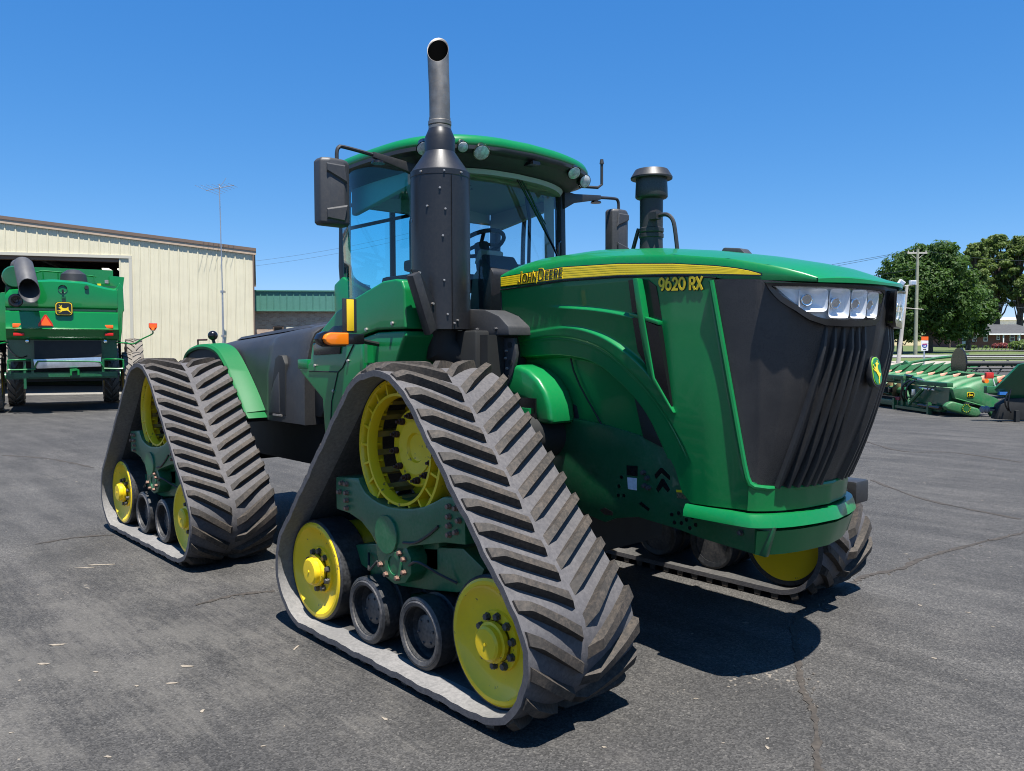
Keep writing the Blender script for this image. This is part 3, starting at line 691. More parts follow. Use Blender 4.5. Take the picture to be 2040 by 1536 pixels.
# nose emblem
p = GS(0, 1.765, .012); nx = Vector((1,0,.14)).normalized(); uz = Vector((-.14,0,1)).normalized()
def onnose(poly, d0, d1): 
    mb = MB(); n = len(poly); a = [p+Vector((0,1,0))*u+uz*v+nx*d0 for u, v in poly]; b = [p+Vector((0,1,0))*u+uz*v+nx*d1 for u, v in poly]
    return mb.add(a+b, [tuple(range(n)), tuple(range(n,2*n))[::-1]]+[(i,(i+1)%n,n+(i+1)%n,n+i) for i in range(n)])
em = part('nose_emblem', onnose(rrect(.125,.175,.055), -.02, .014), BLACK, bevel=.006)
part('emblem_edge', onnose(rrect(.104,.152,.047), .010, .017), mat('emblem_lime', (.30,.62,.05), .35), em)
part('emblem_field', onnose(rrect(.094,.142,.043), .013, .020), GREEN, em)
part('emblem_deer', onnose([((u-.5)*.105, (v-.47)*.125) for u, v in DEERN], .017, .023), STRIPE, em, smooth=False)
# front corner lamp box on the far side of the bumper
for s in (1,):
    o = part('corner_lamp', MB().bb(1.40,1.58,s*.97,s*1.16,.83,.985), BLACK, bevel=.02)
    part('lamp_arm', MB().bb(1.44,1.52,s*.46,s*.98,.88,.93), DARK, o)

# ---- cab
def ZZ(a, b, k): return a+(b-a)*k
CAB = part('cab_frame', MB().bb(-2.05,-.95,-.80,.80,2.08,2.16), DARK)
def pillar(pts, r, m=BLACK, name='pillar', n=8): return part(name, MB().tube(pts, r, n), m, CAB)
AP = lambda s: [(-.90,s*.66,2.10),(-.93,s*.69,2.70),(-.98,s*.73,3.32)]
CPp = lambda s: [(-1.98,s*.84,2.10),(-2.0,s*.86,2.6),(-1.97,s*.86,3.36)]
for s in (-1, 1):
    rr = []
    for x, y, z in AP(s):
        rr.append([(x-.03,y-s*.05,z),(x+.03,y-s*.03,z),(x+.02,y+s*.035,z),(x-.05,y+s*.03,z)])
    part('front_pillar', MB().loft(rr), BLACK, CAB, bevel=.008)
    rr = [[(x-.05,y-s*.05,z),(x+.05,y-s*.05,z),(x+.05,y+s*.012,z),(x-.05,y+s*.012,z)] for x, y, z in CPp(s)]
    part('rear_pillar', MB().loft(rr), BLACK, CAB, bevel=.01)
    part('pillar_trim', MB().loft([[(x-.10,y-s*.11,z),(x-.035,y-s*.055,z),(x-.06,y-s*.03,z),(x-.14,y-s*.07,z)] for x, y, z in AP(s)]), CREAM, CAB)
    # big side window with a rounded lower rear corner, bowed outwards
    PL = [(-.96,0.0),(-1.10,.06),(-1.35,.11),(-1.65,.10),(-1.97,.0)]
    def sg(u, v):
        x = lerp(-.96,-1.985,u); b_ = math.sin(math.pi*u)*.19
        z = lerp(2.12, 3.33, v)
        y = lerp(.66,.86,u)+b_+.02*v
        return (x, s*y, z)
    part('side_window', MB().grid(sg, 14, 8), GLASS if s < 0 else GLASSC, CAB, ang=60)
    # black ceramic border along the rear and lower edge of that window
    def rb(u, v):
        # strip following rear edge down and round the corner
        pts = [(-1.74,3.30),(-1.74,2.95),(-1.735,2.60),(-1.69,2.50),(-1.58,2.43),(-1.45,2.40)]; out = [(-1.975,3.33),(-1.975,2.9),(-1.985,2.52),(-1.93,2.40),(-1.75,2.30),(-1.45,2.26)]
        d = [i/5 for i in range(6)]
        a = (interp(d,[q[0] for q in pts],u), interp(d,[q[1] for q in pts],u)); b = (interp(d,[q[0] for q in out],u), interp(d,[q[1] for q in out],u))
        x, z = lerp(a[0],b[0],v), lerp(a[1],b[1],v); uu = (x+.96)/(-1.985+.96)
        y = lerp(.66,.86,uu)+math.sin(math.pi*uu)*.19+.02*(z-2.12)/1.21-.012
        return (x, s*y, z)
    if s < 0: part('window_border', MB().grid(rb, 20, 3), glass('window_frit', (.16,.26,.34)), CAB, ang=60)
    else: part('door_frame', MB().tube(smoothpath([(-1.70,.97,3.2),(-1.74,.985,2.9),(-1.73,.98,2.5),(-1.6,.98,2.30),(-1.3,.95,2.2)],5), .022, 8), BLACK, CAB)
    part('lower_cab_panel', MB().prism([(-2.03,2.44),(-1.90,2.50),(-1.55,2.36),(-1.35,2.18),(-.98,2.10),(-.98,2.0),(-2.03,2.0)], 'y', s*.93, s*.80), GREEN, CAB, bevel=.02)
def ws(u, v):
    z = lerp(2.12, 3.31, v); k = (z-2.1)/1.22
    y = lerp(-1,1,u)*ZZ(.63,.70,k); x = -.90-.07*k+.10*(1-(2*u-1)**2)
    return (x, y, z)
part('windscreen', MB().grid(ws, 14, 6), GLASSF, CAB, ang=60)
part('rear_window', MB().bb(-2.035,-2.03,-.80,.80,2.16,3.30), GLASSC, CAB)
for y in (-.32,.34): part('rear_window_bar', MB().bb(-2.06,-2.04,y-.025,y+.025,2.16,3.3), BLACK, CAB)
part('rear_grab_bar', MB().tube([(-2.0,-.80,2.92),(-2.0,-.1,3.12),(-2.0,.8,3.12)], .016, 8), BLACK, CAB)
part('rear_grab_bar', MB().tube([(-2.0,-.80,3.12),(-2.0,.8,3.14)], .018, 8), BLACK, CAB)
# roof: green cap over a black visor
def outline(k, z, fx=0.0):
    out = []
    for i in range(72):
        a = 2*math.pi*i/72; c, s_ = math.cos(a), math.sin(a); e = 2/4.2
        x = math.copysign(abs(c)**e, c); y = math.copysign(abs(s_)**e, s_)
        px = -1.47+x*(.80+fx)*k; py = y*1.0*k
        if x > 0: px += .10*(1-y*y)*k
        out.append((px, py, z-.055*y*y*k+ .03*(1-k) - (.05*(max(0,-x))**2)))
    return out
rf = part('cab_roof', MB().loft([outline(.985,3.405), outline(1.0,3.42), outline(1.0,3.455), outline(.985,3.485), outline(.94,3.505), outline(.80,3.52), outline(.5,3.53), outline(.1,3.532)], True, False, True), GREEN, ang=60)
part('roof_edge', MB().loft([outline(.93,3.36), outline(.985,3.375), outline(1.004,3.39), outline(1.004,3.418), outline(.99,3.42)], True, False, False), BLACK, rf, ang=50)
part('roof_visor', MB().loft([outline(.99,3.40), outline(.95,3.365), outline(.84,3.30,.02), outline(.80,3.29), outline(.3,3.30)], True, False, True), PLAST, rf, ang=50)
part('headliner', MB().loft([outline(.80,3.285), outline(.78,3.25), outline(.5,3.27), outline(.1,3.275)], True, False, True), LINER, rf, ang=50)
def worklight(x, y, z, aim, r=.058):
    r *= .86
    d = Vector(aim).normalized(); c = Vector((x,y,z)); h = part('work_light', MB().cyl(c-d*.07, c, r*.9, r*1.12, n=22), BLACKG, rf)
    part('lamp_face', MB().cyl(c-d*.01, c+d*.004, r, r*.98, n=22), REFL, h)
    a = d.orthogonal().normalized(); b = d.cross(a)
    part('lens', MB().lathe([(.001,.016),(r*.5,.013),(r*.98,.004)], ax='z', n=22).xf(Matrix(((a.x,b.x,d.x,c.x),(a.y,b.y,d.y,c.y),(a.z,b.z,d.z,c.z),(0,0,0,1)))), mat('lamp_fluted', (.62,.64,.66), .22, metal=.1, var=.35, vs_=40), h)
worklight(-.74,-.92,3.335,(.75,-.45,-.75),.062); worklight(-.62,-.66,3.37,(.8,-.3,-.6),.045); worklight(-.60,-.50,3.352,(.8,-.30,-.75),.066)
worklight(-.60,.50,3.345,(.8,-.25,-.75),.062); worklight(-.68,.72,3.320,(.9,-.15,-.35),.060)
part('roof_vent', MB().bb(-.70,-.55,-.02,.06,3.335,3.36), BLACKG, rf)
for s in (-1, 1):
    x = -.80
    part('antenna', MB().tube([(x-.02,s*.80,3.31),(x+.05,s*.96,3.31),(x+.06,s*1.0,3.34),(x+.06,s*1.0,3.52)] if s > 0 else [(-.80,-.80,3.46),(-.80,-.80,3.66)], .013, 8), BLACK, rf)
    part('antenna_tip', MB().cyl((x+.06 if s > 0 else -.8, s*1.0 if s > 0 else -.8, 3.52 if s > 0 else 3.62),(x+.06 if s > 0 else -.8, s*1.0 if s > 0 else -.8, 3.56 if s > 0 else 3.70),.020,.014,n=10), BLACK, rf)
    # wing mirror
    mr = part('mirror', MB().loft([[(-1.0+dx*k,s*(1.52+.115*q*k),zz) for dx, q in ((-.055,-1),(.035,-1),(.065,-.5),(.065,.5),(.035,1),(-.055,1))] for zz, k in ((2.752,.86),(2.77,1.0),(3.19,1.0),(3.212,.85))]), PLAST, bevel=.012, ang=40)
    part('mirror_rib', MB().loft([[(-.935,s*1.455,3.17),(-.935,s*1.60,3.17),(-.935,s*1.60,3.11),(-.935,s*1.44,3.04)],[(-.925,s*1.465,3.16),(-.925,s*1.60,3.16),(-.925,s*1.60,3.12),(-.925,s*1.45,3.06)]]), PLAST, mr)
    part('mirror_rib', MB().loft([[(-.935,s*1.44,2.90),(-.935,s*1.60,2.86),(-.935,s*1.60,2.79),(-.935,s*1.46,2.78)],[(-.925,s*1.45,2.885),(-.925,s*1.60,2.85),(-.925,s*1.60,2.80),(-.925,s*1.47,2.79)]]), PLAST, mr)
    part('mirror_glass', MB().bb(-1.058,-1.054,s*1.43,s*1.61,2.79,3.17), CHROME, mr)
    part('mirror_arm', MB().tube(smoothpath([(-.97,s*1.50,3.19),(-.97,s*1.50,3.26),(-.97,s*1.485,3.295),(-.97,s*1.44,3.305),(-.96,s*1.2,3.285)],4), .014, 8), BLACK, mr)
    part('mirror_bracket', MB().loft([[(-.975,s*1.22,3.265),(-.94,s*1.22,3.265),(-.94,s*1.22,3.305),(-.975,s*1.22,3.305)],[(-.975,s*.86,3.19),(-.93,s*.86,3.19),(-.93,s*.86,3.27),(-.975,s*.86,3.27)],[(-.975,s*.72,3.12),(-.92,s*.72,3.12),(-.92,s*.72,3.28),(-.975,s*.72,3.28)]]), BLACK, mr, bevel=.006)
    part('marker_lamp', MB().lathe([(.001,-.035),(.05,-.035),(.045,-.02),(.018,-.012),(.018,.01),(.001,.01)], (-.96,s*1.17,3.265), 'z', 18), BLACKG, mr)
for s in (-1, 1):
    part('side_header', MB().prism([(-1.95,3.02),(-1.5,3.09),(-1.05,3.16),(-1.02,3.28),(-1.95,3.28)], 'y', s*.80, s*.74), LINER, CAB, bevel=.02)
part('rear_header', MB().bb(-2.0,-1.94,-.74,.74,3.10,3.28), LINER, CAB, bevel=.02)
part('front_header', MB().bb(-.98,-.90,-.66,.66,3.24,3.31), CREAM, CAB, bevel=.02)
wp = part('wiper', MB().tube([(-.80,.02,3.30),(-.775,.22,3.02),(-.775,.44,2.74)], .010, 6), BLACKG, CAB)
part('wiper_blade', MB().tube([(-.78,.14,3.19),(-.775,.32,2.92),(-.785,.50,2.66)], .008, 6), BLACKG, wp)
part('wiper_link', MB().tube([(-.80,.06,3.30),(-.775,.34,2.93)], .006, 6), BLACKG, wp)
part('door_handle', MB().tube([(-.86,.60,2.82),(-.84,.56,2.80),(-.84,.55,2.68),(-.86,.58,2.62),(-.87,.62,2.64)], .012, 6), BLACKG, CAB)
# cab interior
inn = part('dashboard', MB().prism([(-.92,2.14),(-.90,2.56),(-1.02,2.62),(-1.16,2.50),(-1.22,2.14)], 'y', -.14, .30), CREAM, CAB, bevel=.03)
part('dash_cowl', MB().prism([(-.84,2.16),(-.80,2.50),(-.92,2.66),(-1.0,2.60),(-.98,2.16)], 'y', -.22, .12), BLACK, CAB, bevel=.02)
part('control_pod', MB().prism([(-1.0,2.56),(-.98,2.70),(-1.1,2.72),(-1.16,2.60)], 'y', -.12, .06), CREAM, CAB, bevel=.02)
swc = Vector((-1.18,-.02,2.78)); swn = Vector((-.45,0,.9)).normalized(); sa = Vector((0,1,0)); sb = swn.cross(sa)
sw = part('steering_wheel', MB().tube([swc+(sa*math.cos(2*math.pi*k/28)+sb*math.sin(2*math.pi*k/28))*.20 for k in range(29)], .018, 8), SEAT, CAB)
for a in (0, 2.1, 4.2): part('spoke', MB().tube([swc, swc+(sa*math.cos(a)+sb*math.sin(a))*.20], .016, 6), SEAT, sw)
part('steering_column', MB().cyl(tuple(swc), (-1.08,-.02,2.4), .06, .09, n=12), SEAT, sw)
st_ = part('seat', MB().bb(-1.80,-1.30,-.27,.27,2.40,2.54), SEAT, CAB, bevel=.05)
part('backrest', MB().bb(-1.92,-1.76,-.25,.25,2.5,3.08), SEAT, st_, bevel=.05)
part('headrest', MB().bb(-1.92,-1.80,-.14,.14,3.08,3.22), SEAT, st_, bevel=.04)
part('armrest', MB().bb(-1.75,-1.28,-.42,-.30,2.56,2.66), SEAT, st_, bevel=.03)
part('joystick', MB().lathe([(.001,.0),(.035,.0),(.028,.08),(.05,.13),(.055,.20),(.03,.24),(.001,.24)], (-1.20,-.46,2.52), 'z', 14), SEAT, st_)
part('side_console', MB().bb(-1.9,-1.15,-.55,-.36,2.14,2.52), SEAT, CAB, bevel=.04)
part('grab_post', MB().tube([(-1.0,.35,2.3),(-1.0,.37,3.0),(-1.05,.38,3.2)], .015, 6), SEAT, CAB)
part('cab_monitor', MB().bb(-1.12,-1.07,-.52,-.30,2.66,2.88), BLACKG, CAB, bevel=.012)

# ---- exhaust stack
MX, MY = -.516, -.95
mf = part('muffler', MB().lathe([(.207,2.03),(.207,3.075),(.2095,3.078),(.2095,3.115),(.200,3.125),(.105,3.262),(.104,3.262)], (MX,MY,0), 'z', 48).lathe([(.20,2.03),(.20,3.06)], (MX,MY,0), 'z', 48), MUFF, ang=25)
part('muffler_seam', MB().bb(MX+.203,MX+.209,MY-.06,MY-.054,2.03,3.07), MUFF, mf)
for a, z in ((-75,3.095),(-30,3.095),(5,3.095),(-38,2.98),(-62,2.86),(-28,2.84),(-33,2.66),(-31,2.36),(-25,2.13),(-66,2.08),(-52,2.065),(-12,2.07),(-5,2.09),(-96,2.42)):
    a_ = R(a); put('bolt', ME_BOLTL, mf, (MX+.2065*math.cos(a_), MY+.2065*math.sin(a_), z), (0,0,a_+math.pi/2), (.48,.5,.48))
part('muffler_hole', MB().cyl((MX+.205*math.cos(R(-112)),MY+.205*math.sin(R(-112)),2.78),(MX+.2085*math.cos(R(-112)),MY+.2085*math.sin(R(-112)),2.78),.017,n=14), BLACKG, mf)
part('stack_collar', MB().lathe([(.101,3.235),(.106,3.24),(.106,3.36),(.088,3.40),(.076,3.43),(.074,3.43)], (MX,MY,0), 'z', 32), MUFF, mf, ang=25)
part('stack_clamp', MB().lathe([(.074,3.40),(.079,3.41),(.079,3.44),(.075,3.445),(.081,3.45),(.081,3.475),(.075,3.48),(.075,3.50)], (MX,MY,0), 'z', 32), STEEL, mf, ang=20)
# pipe with a slanted mouth, leaning slightly
pipe = []
cut = Vector((.74,-.67,0)); nP = 40
def ringz(z, rr, dx, slant=0):
    return [(MX+dx+rr*math.cos(2*math.pi*j/nP), MY+rr*math.sin(2*math.pi*j/nP), z-slant*(cut.x*rr*math.cos(2*math.pi*j/nP)+cut.y*rr*math.sin(2*math.pi*j/nP))) for j in range(nP)]
outer = [ringz(3.48,.072,0), ringz(3.60,.072,0), ringz(3.72,.0725,-.004), ringz(3.82,.073,-.010), ringz(3.975,.0745,-.016,1.45)]
inner = [ringz(3.972,.0705,-.016,1.45), ringz(3.78,.069,-.008), ringz(3.6,.068,0)]
part('exhaust_pipe', MB().loft(outer+inner, True, False, True), STEEL, mf, ang=50)
part('soot_lining', MB().loft([ringz(3.965,.0700,-.016,1.45), ringz(3.78,.0685,-.008), ringz(3.62,.0675,0)], True, False, True), SOOT, mf, ang=50)
# bracket strip between the stack and the green cover
o = part('stack_bracket', MB().prism([(-1.33,2.375),(-1.27,2.405),(-1.13,2.03),(-1.185,1.985)], 'x', -.40, -.32), BLACK, bevel=.012)
part('bracket_flange', MB().prism([(-1.30,2.42),(-1.24,2.42),(-1.06,2.14),(-1.04,2.02),(-1.12,2.02)], 'x', -.385, -.375), MUFF, o)
for y, z in ((-1.24,2.40),(-1.13,2.20),(-1.075,2.05)): put('bolt', ME_BOLTL, o, (-.375,y,z), (0,0,R(90)), (.6,.6,.6))
o = part('heat_shield', MB().prism([(-.50,1.985),(-.49,2.18),(-.24,2.165),(-.10,2.12),(.0,2.045),(.01,1.985)], 'y', -.78, -.46), PLAST, bevel=.012)
for x in (-.12,-.32): put('bolt', ME_BOLT, o, (x,-.78,2.03), None, (.8,.8,.8))
part('exhaust_elbow', MB().tube([(MX,MY,2.10),(MX,MY,1.90),(MX+.08,-.75,1.80),(-.35,-.45,1.80)], .13, 16), DARK)
brk = part('perforated_bracket', MB().prism([(-.16,1.97),(-.02,1.97),(.0,1.86),(-.03,1.74),(-.10,1.62),(-.16,1.62),(-.12,1.74),(-.11,1.85)], 'y', -.71, -.68), PLAST, bevel=.006)
for x, z in ((-.06,1.92),(-.055,1.80),(-.09,1.70)): part('bracket_hole', MB().cyl((x,-.713,z),(x,-.709,z),.022,n=12), DARK, brk)
for x, z in ((-.09,1.88),(-.085,1.76),(-.12,1.67),(-.10,1.83)): put('bolt', ME_BOLTL, brk, (x,-.71,z), None, (.6,.6,.6))
part('wheelhouse', MB().bb(-1.0,-.12,-.86,-.5,1.35,1.99), DARK)

# ---- green side cover over the right step and tank
def sidecover(s):
    upc = [(-.455,2.03),(-.46,2.30),(-.49,2.355),(-.56,2.37),(-.72,2.365),(-1.11,2.262),(-1.36,2.176),(-1.675,1.99),(-1.74,1.955),(-1.30,1.965),(-1.02,1.99),(-.80,2.03)]
    u = part('side_cover', MB().prism(upc, 'y', s*1.30, s*.80), GREEN, bevel=.05, seg=4)
    for x, z in ((-.93,2.035),(-.60,2.07)): put('cover_bolt', ME_BOLTL, u, (x,s*1.30,z), None, (.9,-.5*s,.9))
    lowc = [(-.46,1.985),(-.475,2.018),(-.80,2.015),(-1.02,1.975),(-1.30,1.952),(-1.745,1.945),(-1.79,1.80),(-1.98,1.735),(-1.93,1.70),(-1.60,1.51),(-1.565,1.22),(-1.30,1.22),(-1.05,1.45),(-.72,1.60),(-.62,1.70),(-.56,1.84),(-.50,1.935)]
    l = part('side_cover', MB().prism(lowc, 'y', s*1.29, s*.82), GREEN, bevel=.03, seg=3)
    part('cover_tab', MB().bb(-1.985,-1.82,s*1.295,s*1.18,1.74,1.815), GREEN, l, bevel=.008)
    part('cover_window', MB().prism([(-1.715,1.925),(-1.70,1.85),(-1.31,1.862),(-1.25,2.075),(-1.40,2.07)], 'y', s*1.302, s*1.27), mat('smoked_panel', (.018,.016,.018), .22, var=.3), l, bevel=.006)
    part('cover_seam', MB().tube([(-1.80,s*1.292,1.725),(-1.35,s*1.292,1.725),(-1.28,s*1.292,1.76),(-1.06,s*1.292,2.0)], .005, 6), DARK, l)
    part('cover_seam', MB().tube([(-1.35,s*1.292,1.725),(-1.45,s*1.292,1.50),(-1.48,s*1.292,1.25)], .005, 6), DARK, l)
    part('hinge_plate', MB().bb(-.99,-.95,s*1.315,s*1.285,1.68,1.95), GREEN, l, bevel=.004)
    part('hinge_plate', MB().bb(-.945,-.91,s*1.31,s*1.285,1.66,1.75), GREEN, l, bevel=.004)
    for x, z in ((-1.70,1.77),(-1.20,1.81),(-1.42,1.58),(-.93,1.77)): put('cover_bolt', ME_BOLTL, l, (x,s*1.29,z), None, (.8,-.5*s,.8))
    # marker assembly on its arm
    a = part('marker_arm', MB().bb(-.53,-.47,s*1.73,s*1.605,1.925,1.992), BLACKG, bevel=.006)
    part('arm_tube', MB().tube(smoothpath([(-.50,s*1.61,1.975),(-.56,s*1.57,1.975),(-.66,s*1.50,1.95),(-.80,s*1.29,1.93)],4), .016, 8), DARK, a)
    part('arm_strut', MB().bb(-.90,-.86,s*1.34,s*1.28,1.80,1.93), GREEN, a)
    part('turn_lamp_housing', MB().prism([(s*1.725,1.910),(s*1.725,2.006),(s*1.875,2.006),(s*1.91,1.99),(s*1.928,1.958),(s*1.91,1.926),(s*1.875,1.910)], 'x', -.545, -.49), BLACKG, a, bevel=.006)
    part('turn_lamp', MB().prism([(s*1.73,1.918),(s*1.73,1.998),(s*1.86,1.998),(s*1.889,1.984),(s*1.902,1.958),(s*1.889,1.932),(s*1.86,1.918)], 'x', -.49, -.45), AMBER, a, bevel=.010, seg=3)
    r_ = part('reflector_plate', MB().bb(-.515,-.50,s*1.742,s*1.642,2.0,2.218), BLACK, bevel=.004)
    part('reflector_strip', MB().bb(-.499,-.494,s*1.718,s*1.666,2.01,2.212), mat('reflective_yellow', (.80,.55,.02), .35), r_, bevel=.002)
for s in (-1, 1): sidecover(s)

# ---- rear body cover with ribs, rear fenders
def rear_sec(x):
    # half profile (y,z) at station x, right side
    k = (x+2.6)/(-4.75+2.6)
    zt = lerp(2.185, 2.06, k); zs = lerp(2.06, 1.93, k)
    bu = sst(-3.34,-3.06,x); yl = lerp(.925,.985,bu); yb = lerp(.93,1.035,bu)
    zb = 1.24 if x > -3.45 else lerp(1.30, 1.62, min(1,(-3.45-x)/.7))
    return [(yb,zb),(yb-.005,lerp(zb,zs,.55)),(yl-.02,zs-.10),(yl-.06,zs-.02),(yl-.14,zs+.03),(.45,zt-.012),(0,zt)]
secs_ = []
for x in (-2.40,-2.43,-2.6,-2.75,-2.95,-3.06,-3.13,-3.20,-3.27,-3.34,-3.55,-3.8,-4.1,-4.4,-4.7,-4.78):
    h = rear_sec(x); sc = .985 if x in (-2.40,-4.78) else 1
    secs_.append([(x,-y*sc,z*(.995 if sc < 1 else 1)) for y, z in h]+[(x,y*sc,z*(.995 if sc < 1 else 1)) for y, z in h[::-1][1:]])
rb_ = part('rear_body_cover', MB().loft(secs_, True), BLACK, ang=35)
for y in (-.62,-.40,-.18,.18,.40,.62):
    pr = []
    for x in (-2.9,-3.0,-3.4,-3.9,-4.5,-4.6):
        h = rear_sec(x); z = interp([0,.45,.8],[h[6][1],h[5][1],h[4][1]],abs(y)); e = .0 if x in (-2.9,-4.6) else .022
        pr.append([(x,y-.06,z-.006),(x,y-.035,z+e),(x,y+.035,z+e),(x,y+.06,z-.006)])
    part('cover_rib', MB().loft(pr), BLACK, rb_, ang=30)
for s in (-1, 1):
    part('cover_recess', MB().prism([(-3.06,1.285),(-2.72,1.30),(-2.715,1.77),(-2.77,1.845),(-2.84,1.85),(-2.91,1.82),(-2.99,1.56)], 'y', s*1.041, s*.97), DARK, rb_, bevel=.012)
    part('cover_fin', MB().prism([(-3.05,1.31),(-2.82,1.32),(-2.83,1.70),(-2.93,1.60),(-2.99,1.50)], 'y', s*1.050, s*.98), PLAST, rb_, bevel=.012)
    part('latch', MB().bb(-2.95,-2.78,s*1.053,s*.99,1.292,1.308), BOLTL, rb_)
    # shoulder crease panel in front
    part('front_shoulder', MB().prism([(-2.42,1.30),(-2.42,2.02),(-2.25,2.06),(-2.10,2.02),(-2.12,1.5),(-2.3,1.30)], 'y', s*.92, s*.30), DARK, rb_, bevel=.03)
    fo = smoothpath([(-4.95,0,1.80),(-4.85,0,1.895),(-4.60,0,1.950),(-4.35,0,1.960),(-4.12,0,1.93),(-3.95,0,1.86),(-3.72,0,1.675),(-3.50,0,1.46),(-3.36,0,1.30)],4)
    rr = []
    for i, q in enumerate(fo):
        t = (fo[min(i+1,len(fo)-1)]-fo[max(i-1,0)]).normalized(); n_ = Vector((-t.z,0,t.x)); n_ = n_ if n_.z > 0 else -n_
        a, b = q, q-n_*.03
        rr.append([(b.x,s*1.13,b.z-.02),(a.x,s*1.135,a.z-.025),(a.x,s*1.115,a.z),(a.x,s*.93,a.z+.012),(b.x,s*.93,b.z)])
    f_ = part('rear_fender', MB().loft(rr), GREEN_M, ang=40)
    part('fender_toe', MB().prism([(-3.40,1.335),(-3.37,1.30),(-3.30,1.245),(-3.50,1.225),(-3.55,1.27),(-3.47,1.36)], 'y', s*1.13, s*.93), GREEN_M, f_, bevel=.012)
    part('fender_liner', MB().prism([(q.x, q.z-.05) for q in fo]+[(-3.45,1.2),(-4.95,1.2)], 'y', s*1.11, s*.6), DARK, f_)
wl = part('rear_work_light', MB().sph((-4.56,-.95,2.055),.052,16,10), BLACKG)
part('light_stem', MB().tube([(-4.56,-.95,2.02),(-4.55,-.93,1.93)], .018, 8), BLACK, wl)
part('light_guard', MB().tube([(-4.85,-1.0,1.95),(-4.85,-1.0,2.01),(-4.65,-.98,2.01)], .010, 6), RUST, wl)
part('hitch_link', MB().bb(-5.6,-5.1,-.5,.5,.6,1.1), DARK)
# ---- air intake stack on the left of the hood
IX, IY = .315, .35
it = part('air_intake', MB().lathe([(.105,2.50),(.085,2.62),(.083,2.70),(.090,2.705),(.090,2.73),(.083,2.735),(.090,2.745),(.090,2.77),(.084,2.775),(.084,2.98),(.11,2.99),(.115,3.0)], (IX,IY,0), 'z', 32), BLACK, ang=25)
part('intake_screen', MB().lathe([(.115,2.995),(.118,3.0),(.116,3.06),(.112,3.135)], (IX,IY,0), 'z', 32), mat('screen_mesh', (.05,.052,.055), .45, metal=.3, var=.4, vs_=150), it)
part('intake_bowl', MB().lathe([(.113,3.05),(.1135,3.09)], (IX,IY,0), 'z', 32), mat('bowl_clear', (.25,.28,.30), .1, metal=.6), it)
part('intake_cap', MB().lathe([(.112,3.13),(.150,3.128),(.152,3.14),(.125,3.185),(.118,3.195),(.001,3.20)], (IX,IY,0), 'z', 36), BLACK, it, ang=25)
part('intake_clamp', MB().bb(IX+.05,IX+.12,IY-.10,IY-.04,2.82,2.87), BLACK, it)
part('intake_support', MB().tube(smoothpath([(IX+.10,IY-.06,2.845),(IX+.18,IY-.06,2.845),(IX+.235,IY-.06,2.80),(IX+.26,IY-.06,2.70),(IX+.29,IY-.06,2.48)],4), .015, 8), BLACK, it)
part('intake_support', MB().tube(smoothpath([(IX-.10,IY-.02,2.78),(IX-.13,IY-.02,2.70),(IX-.20,IY-.02,2.50)],3), .015, 8), BLACK, it)

# ================================================================ the place around it
FW = Vector((-math.cos(YAW), math.sin(YAW), 0)); RZ0 = math.atan2(rt.y, rt.x)
def B(r, a, z=0.0): return Vector((CAMP.x, CAMP.y, 0))+rt*r+FW*a+Vector((0, 0, z))
def rise(a): return interp([-100,45,60,72,85,110,160,260,420,900],[0,0,.85,1.25,1.62,2.12,3.2,8.0,9.0,9.0], a)
def sheet(name, r0, r1, a0, a1, nr, na, dz, m, kind='structure', fn=None):
    mb = MB()
    def f(u, v):
        r, a = lerp(r0, r1, u), lerp(a0, a1, v)
        if fn: r, a = fn(r, a)
        return tuple(B(r, a, rise(a)+dz))
    o = mb.grid(f, nr, na).build(name, m, ang=80); return struct(o, kind)
# asphalt
ASP, nt_, b_ = new_mat('asphalt'); c_ = coords(nt_)
big = noise(nt_, c_, .16, 5, .6); mid = noise(nt_, c_, 1.1, 6, .65); fine = noise(nt_, c_, 120, 2, .6)
mp = N(nt_, 'ShaderNodeMapping'); mp.inputs['Rotation'].default_value = (0,0,R(-32)); mp.inputs['Scale'].default_value = (.25,2.2,1); nt_.links.new(c_, mp.inputs[0])
streak = noise(nt_, mp.outputs[0], 1.3, 6, .65)
vor = N(nt_, 'ShaderNodeTexVoronoi'); vor.inputs['Scale'].default_value = 105; nt_.links.new(c_, vor.inputs['Vector'])
base = ramp(nt_, mid, [(.30,(.033,.032,.0305)), (.5,(.047,.0455,.043)), (.72,(.070,.067,.062))])
base = mixc(nt_, ramp(nt_, streak, [(.42,(0,0,0)),(.75,(.7,.7,.7))]), base, (.098,.094,.088))
base = mixc(nt_, ramp(nt_, big, [(.42,(0,0,0)),(.66,(.7,.7,.7))]), base, (.035,.0345,.034))
agg = ramp(nt_, vor.outputs['Color'], [(.20,(.35,.35,.35)),(.55,(.98,.98,.98)),(.85,(1.75,1.73,1.69)),(1.0,(3.2,3.1,2.9))])
mul = N(nt_, 'ShaderNodeMix', data_type='RGBA', blend_type='MULTIPLY'); mul.inputs[0].default_value = .68; nt_.links.new(base, mul.inputs[6]); nt_.links.new(agg, mul.inputs[7])
sp_ = noise(nt_, c_, 26, 2, .5); sp2 = noise(nt_, c_, .9, 4)
mm_ = N(nt_, 'ShaderNodeMath', operation='MULTIPLY'); nt_.links.new(sp_, mm_.inputs[0]); nt_.links.new(sp2, mm_.inputs[1])
pale = ramp(nt_, mm_.outputs[0], [(.425,(0,0,0)),(.47,(.7,.7,.7))])
wmp = N(nt_, 'ShaderNodeMapping'); wc_ = B((130-1020)/1602.8*4.9, 4.9); wmp.inputs['Location'].default_value = (-wc_.x/3.4,-wc_.y/3.4,0); wmp.inputs['Scale'].default_value = (1/3.4,1/3.4,1); nt_.links.new(c_, wmp.inputs[0])
grd = N(nt_, 'ShaderNodeTexGradient', gradient_type='SPHERICAL'); nt_.links.new(wmp.outputs[0], grd.inputs[0])
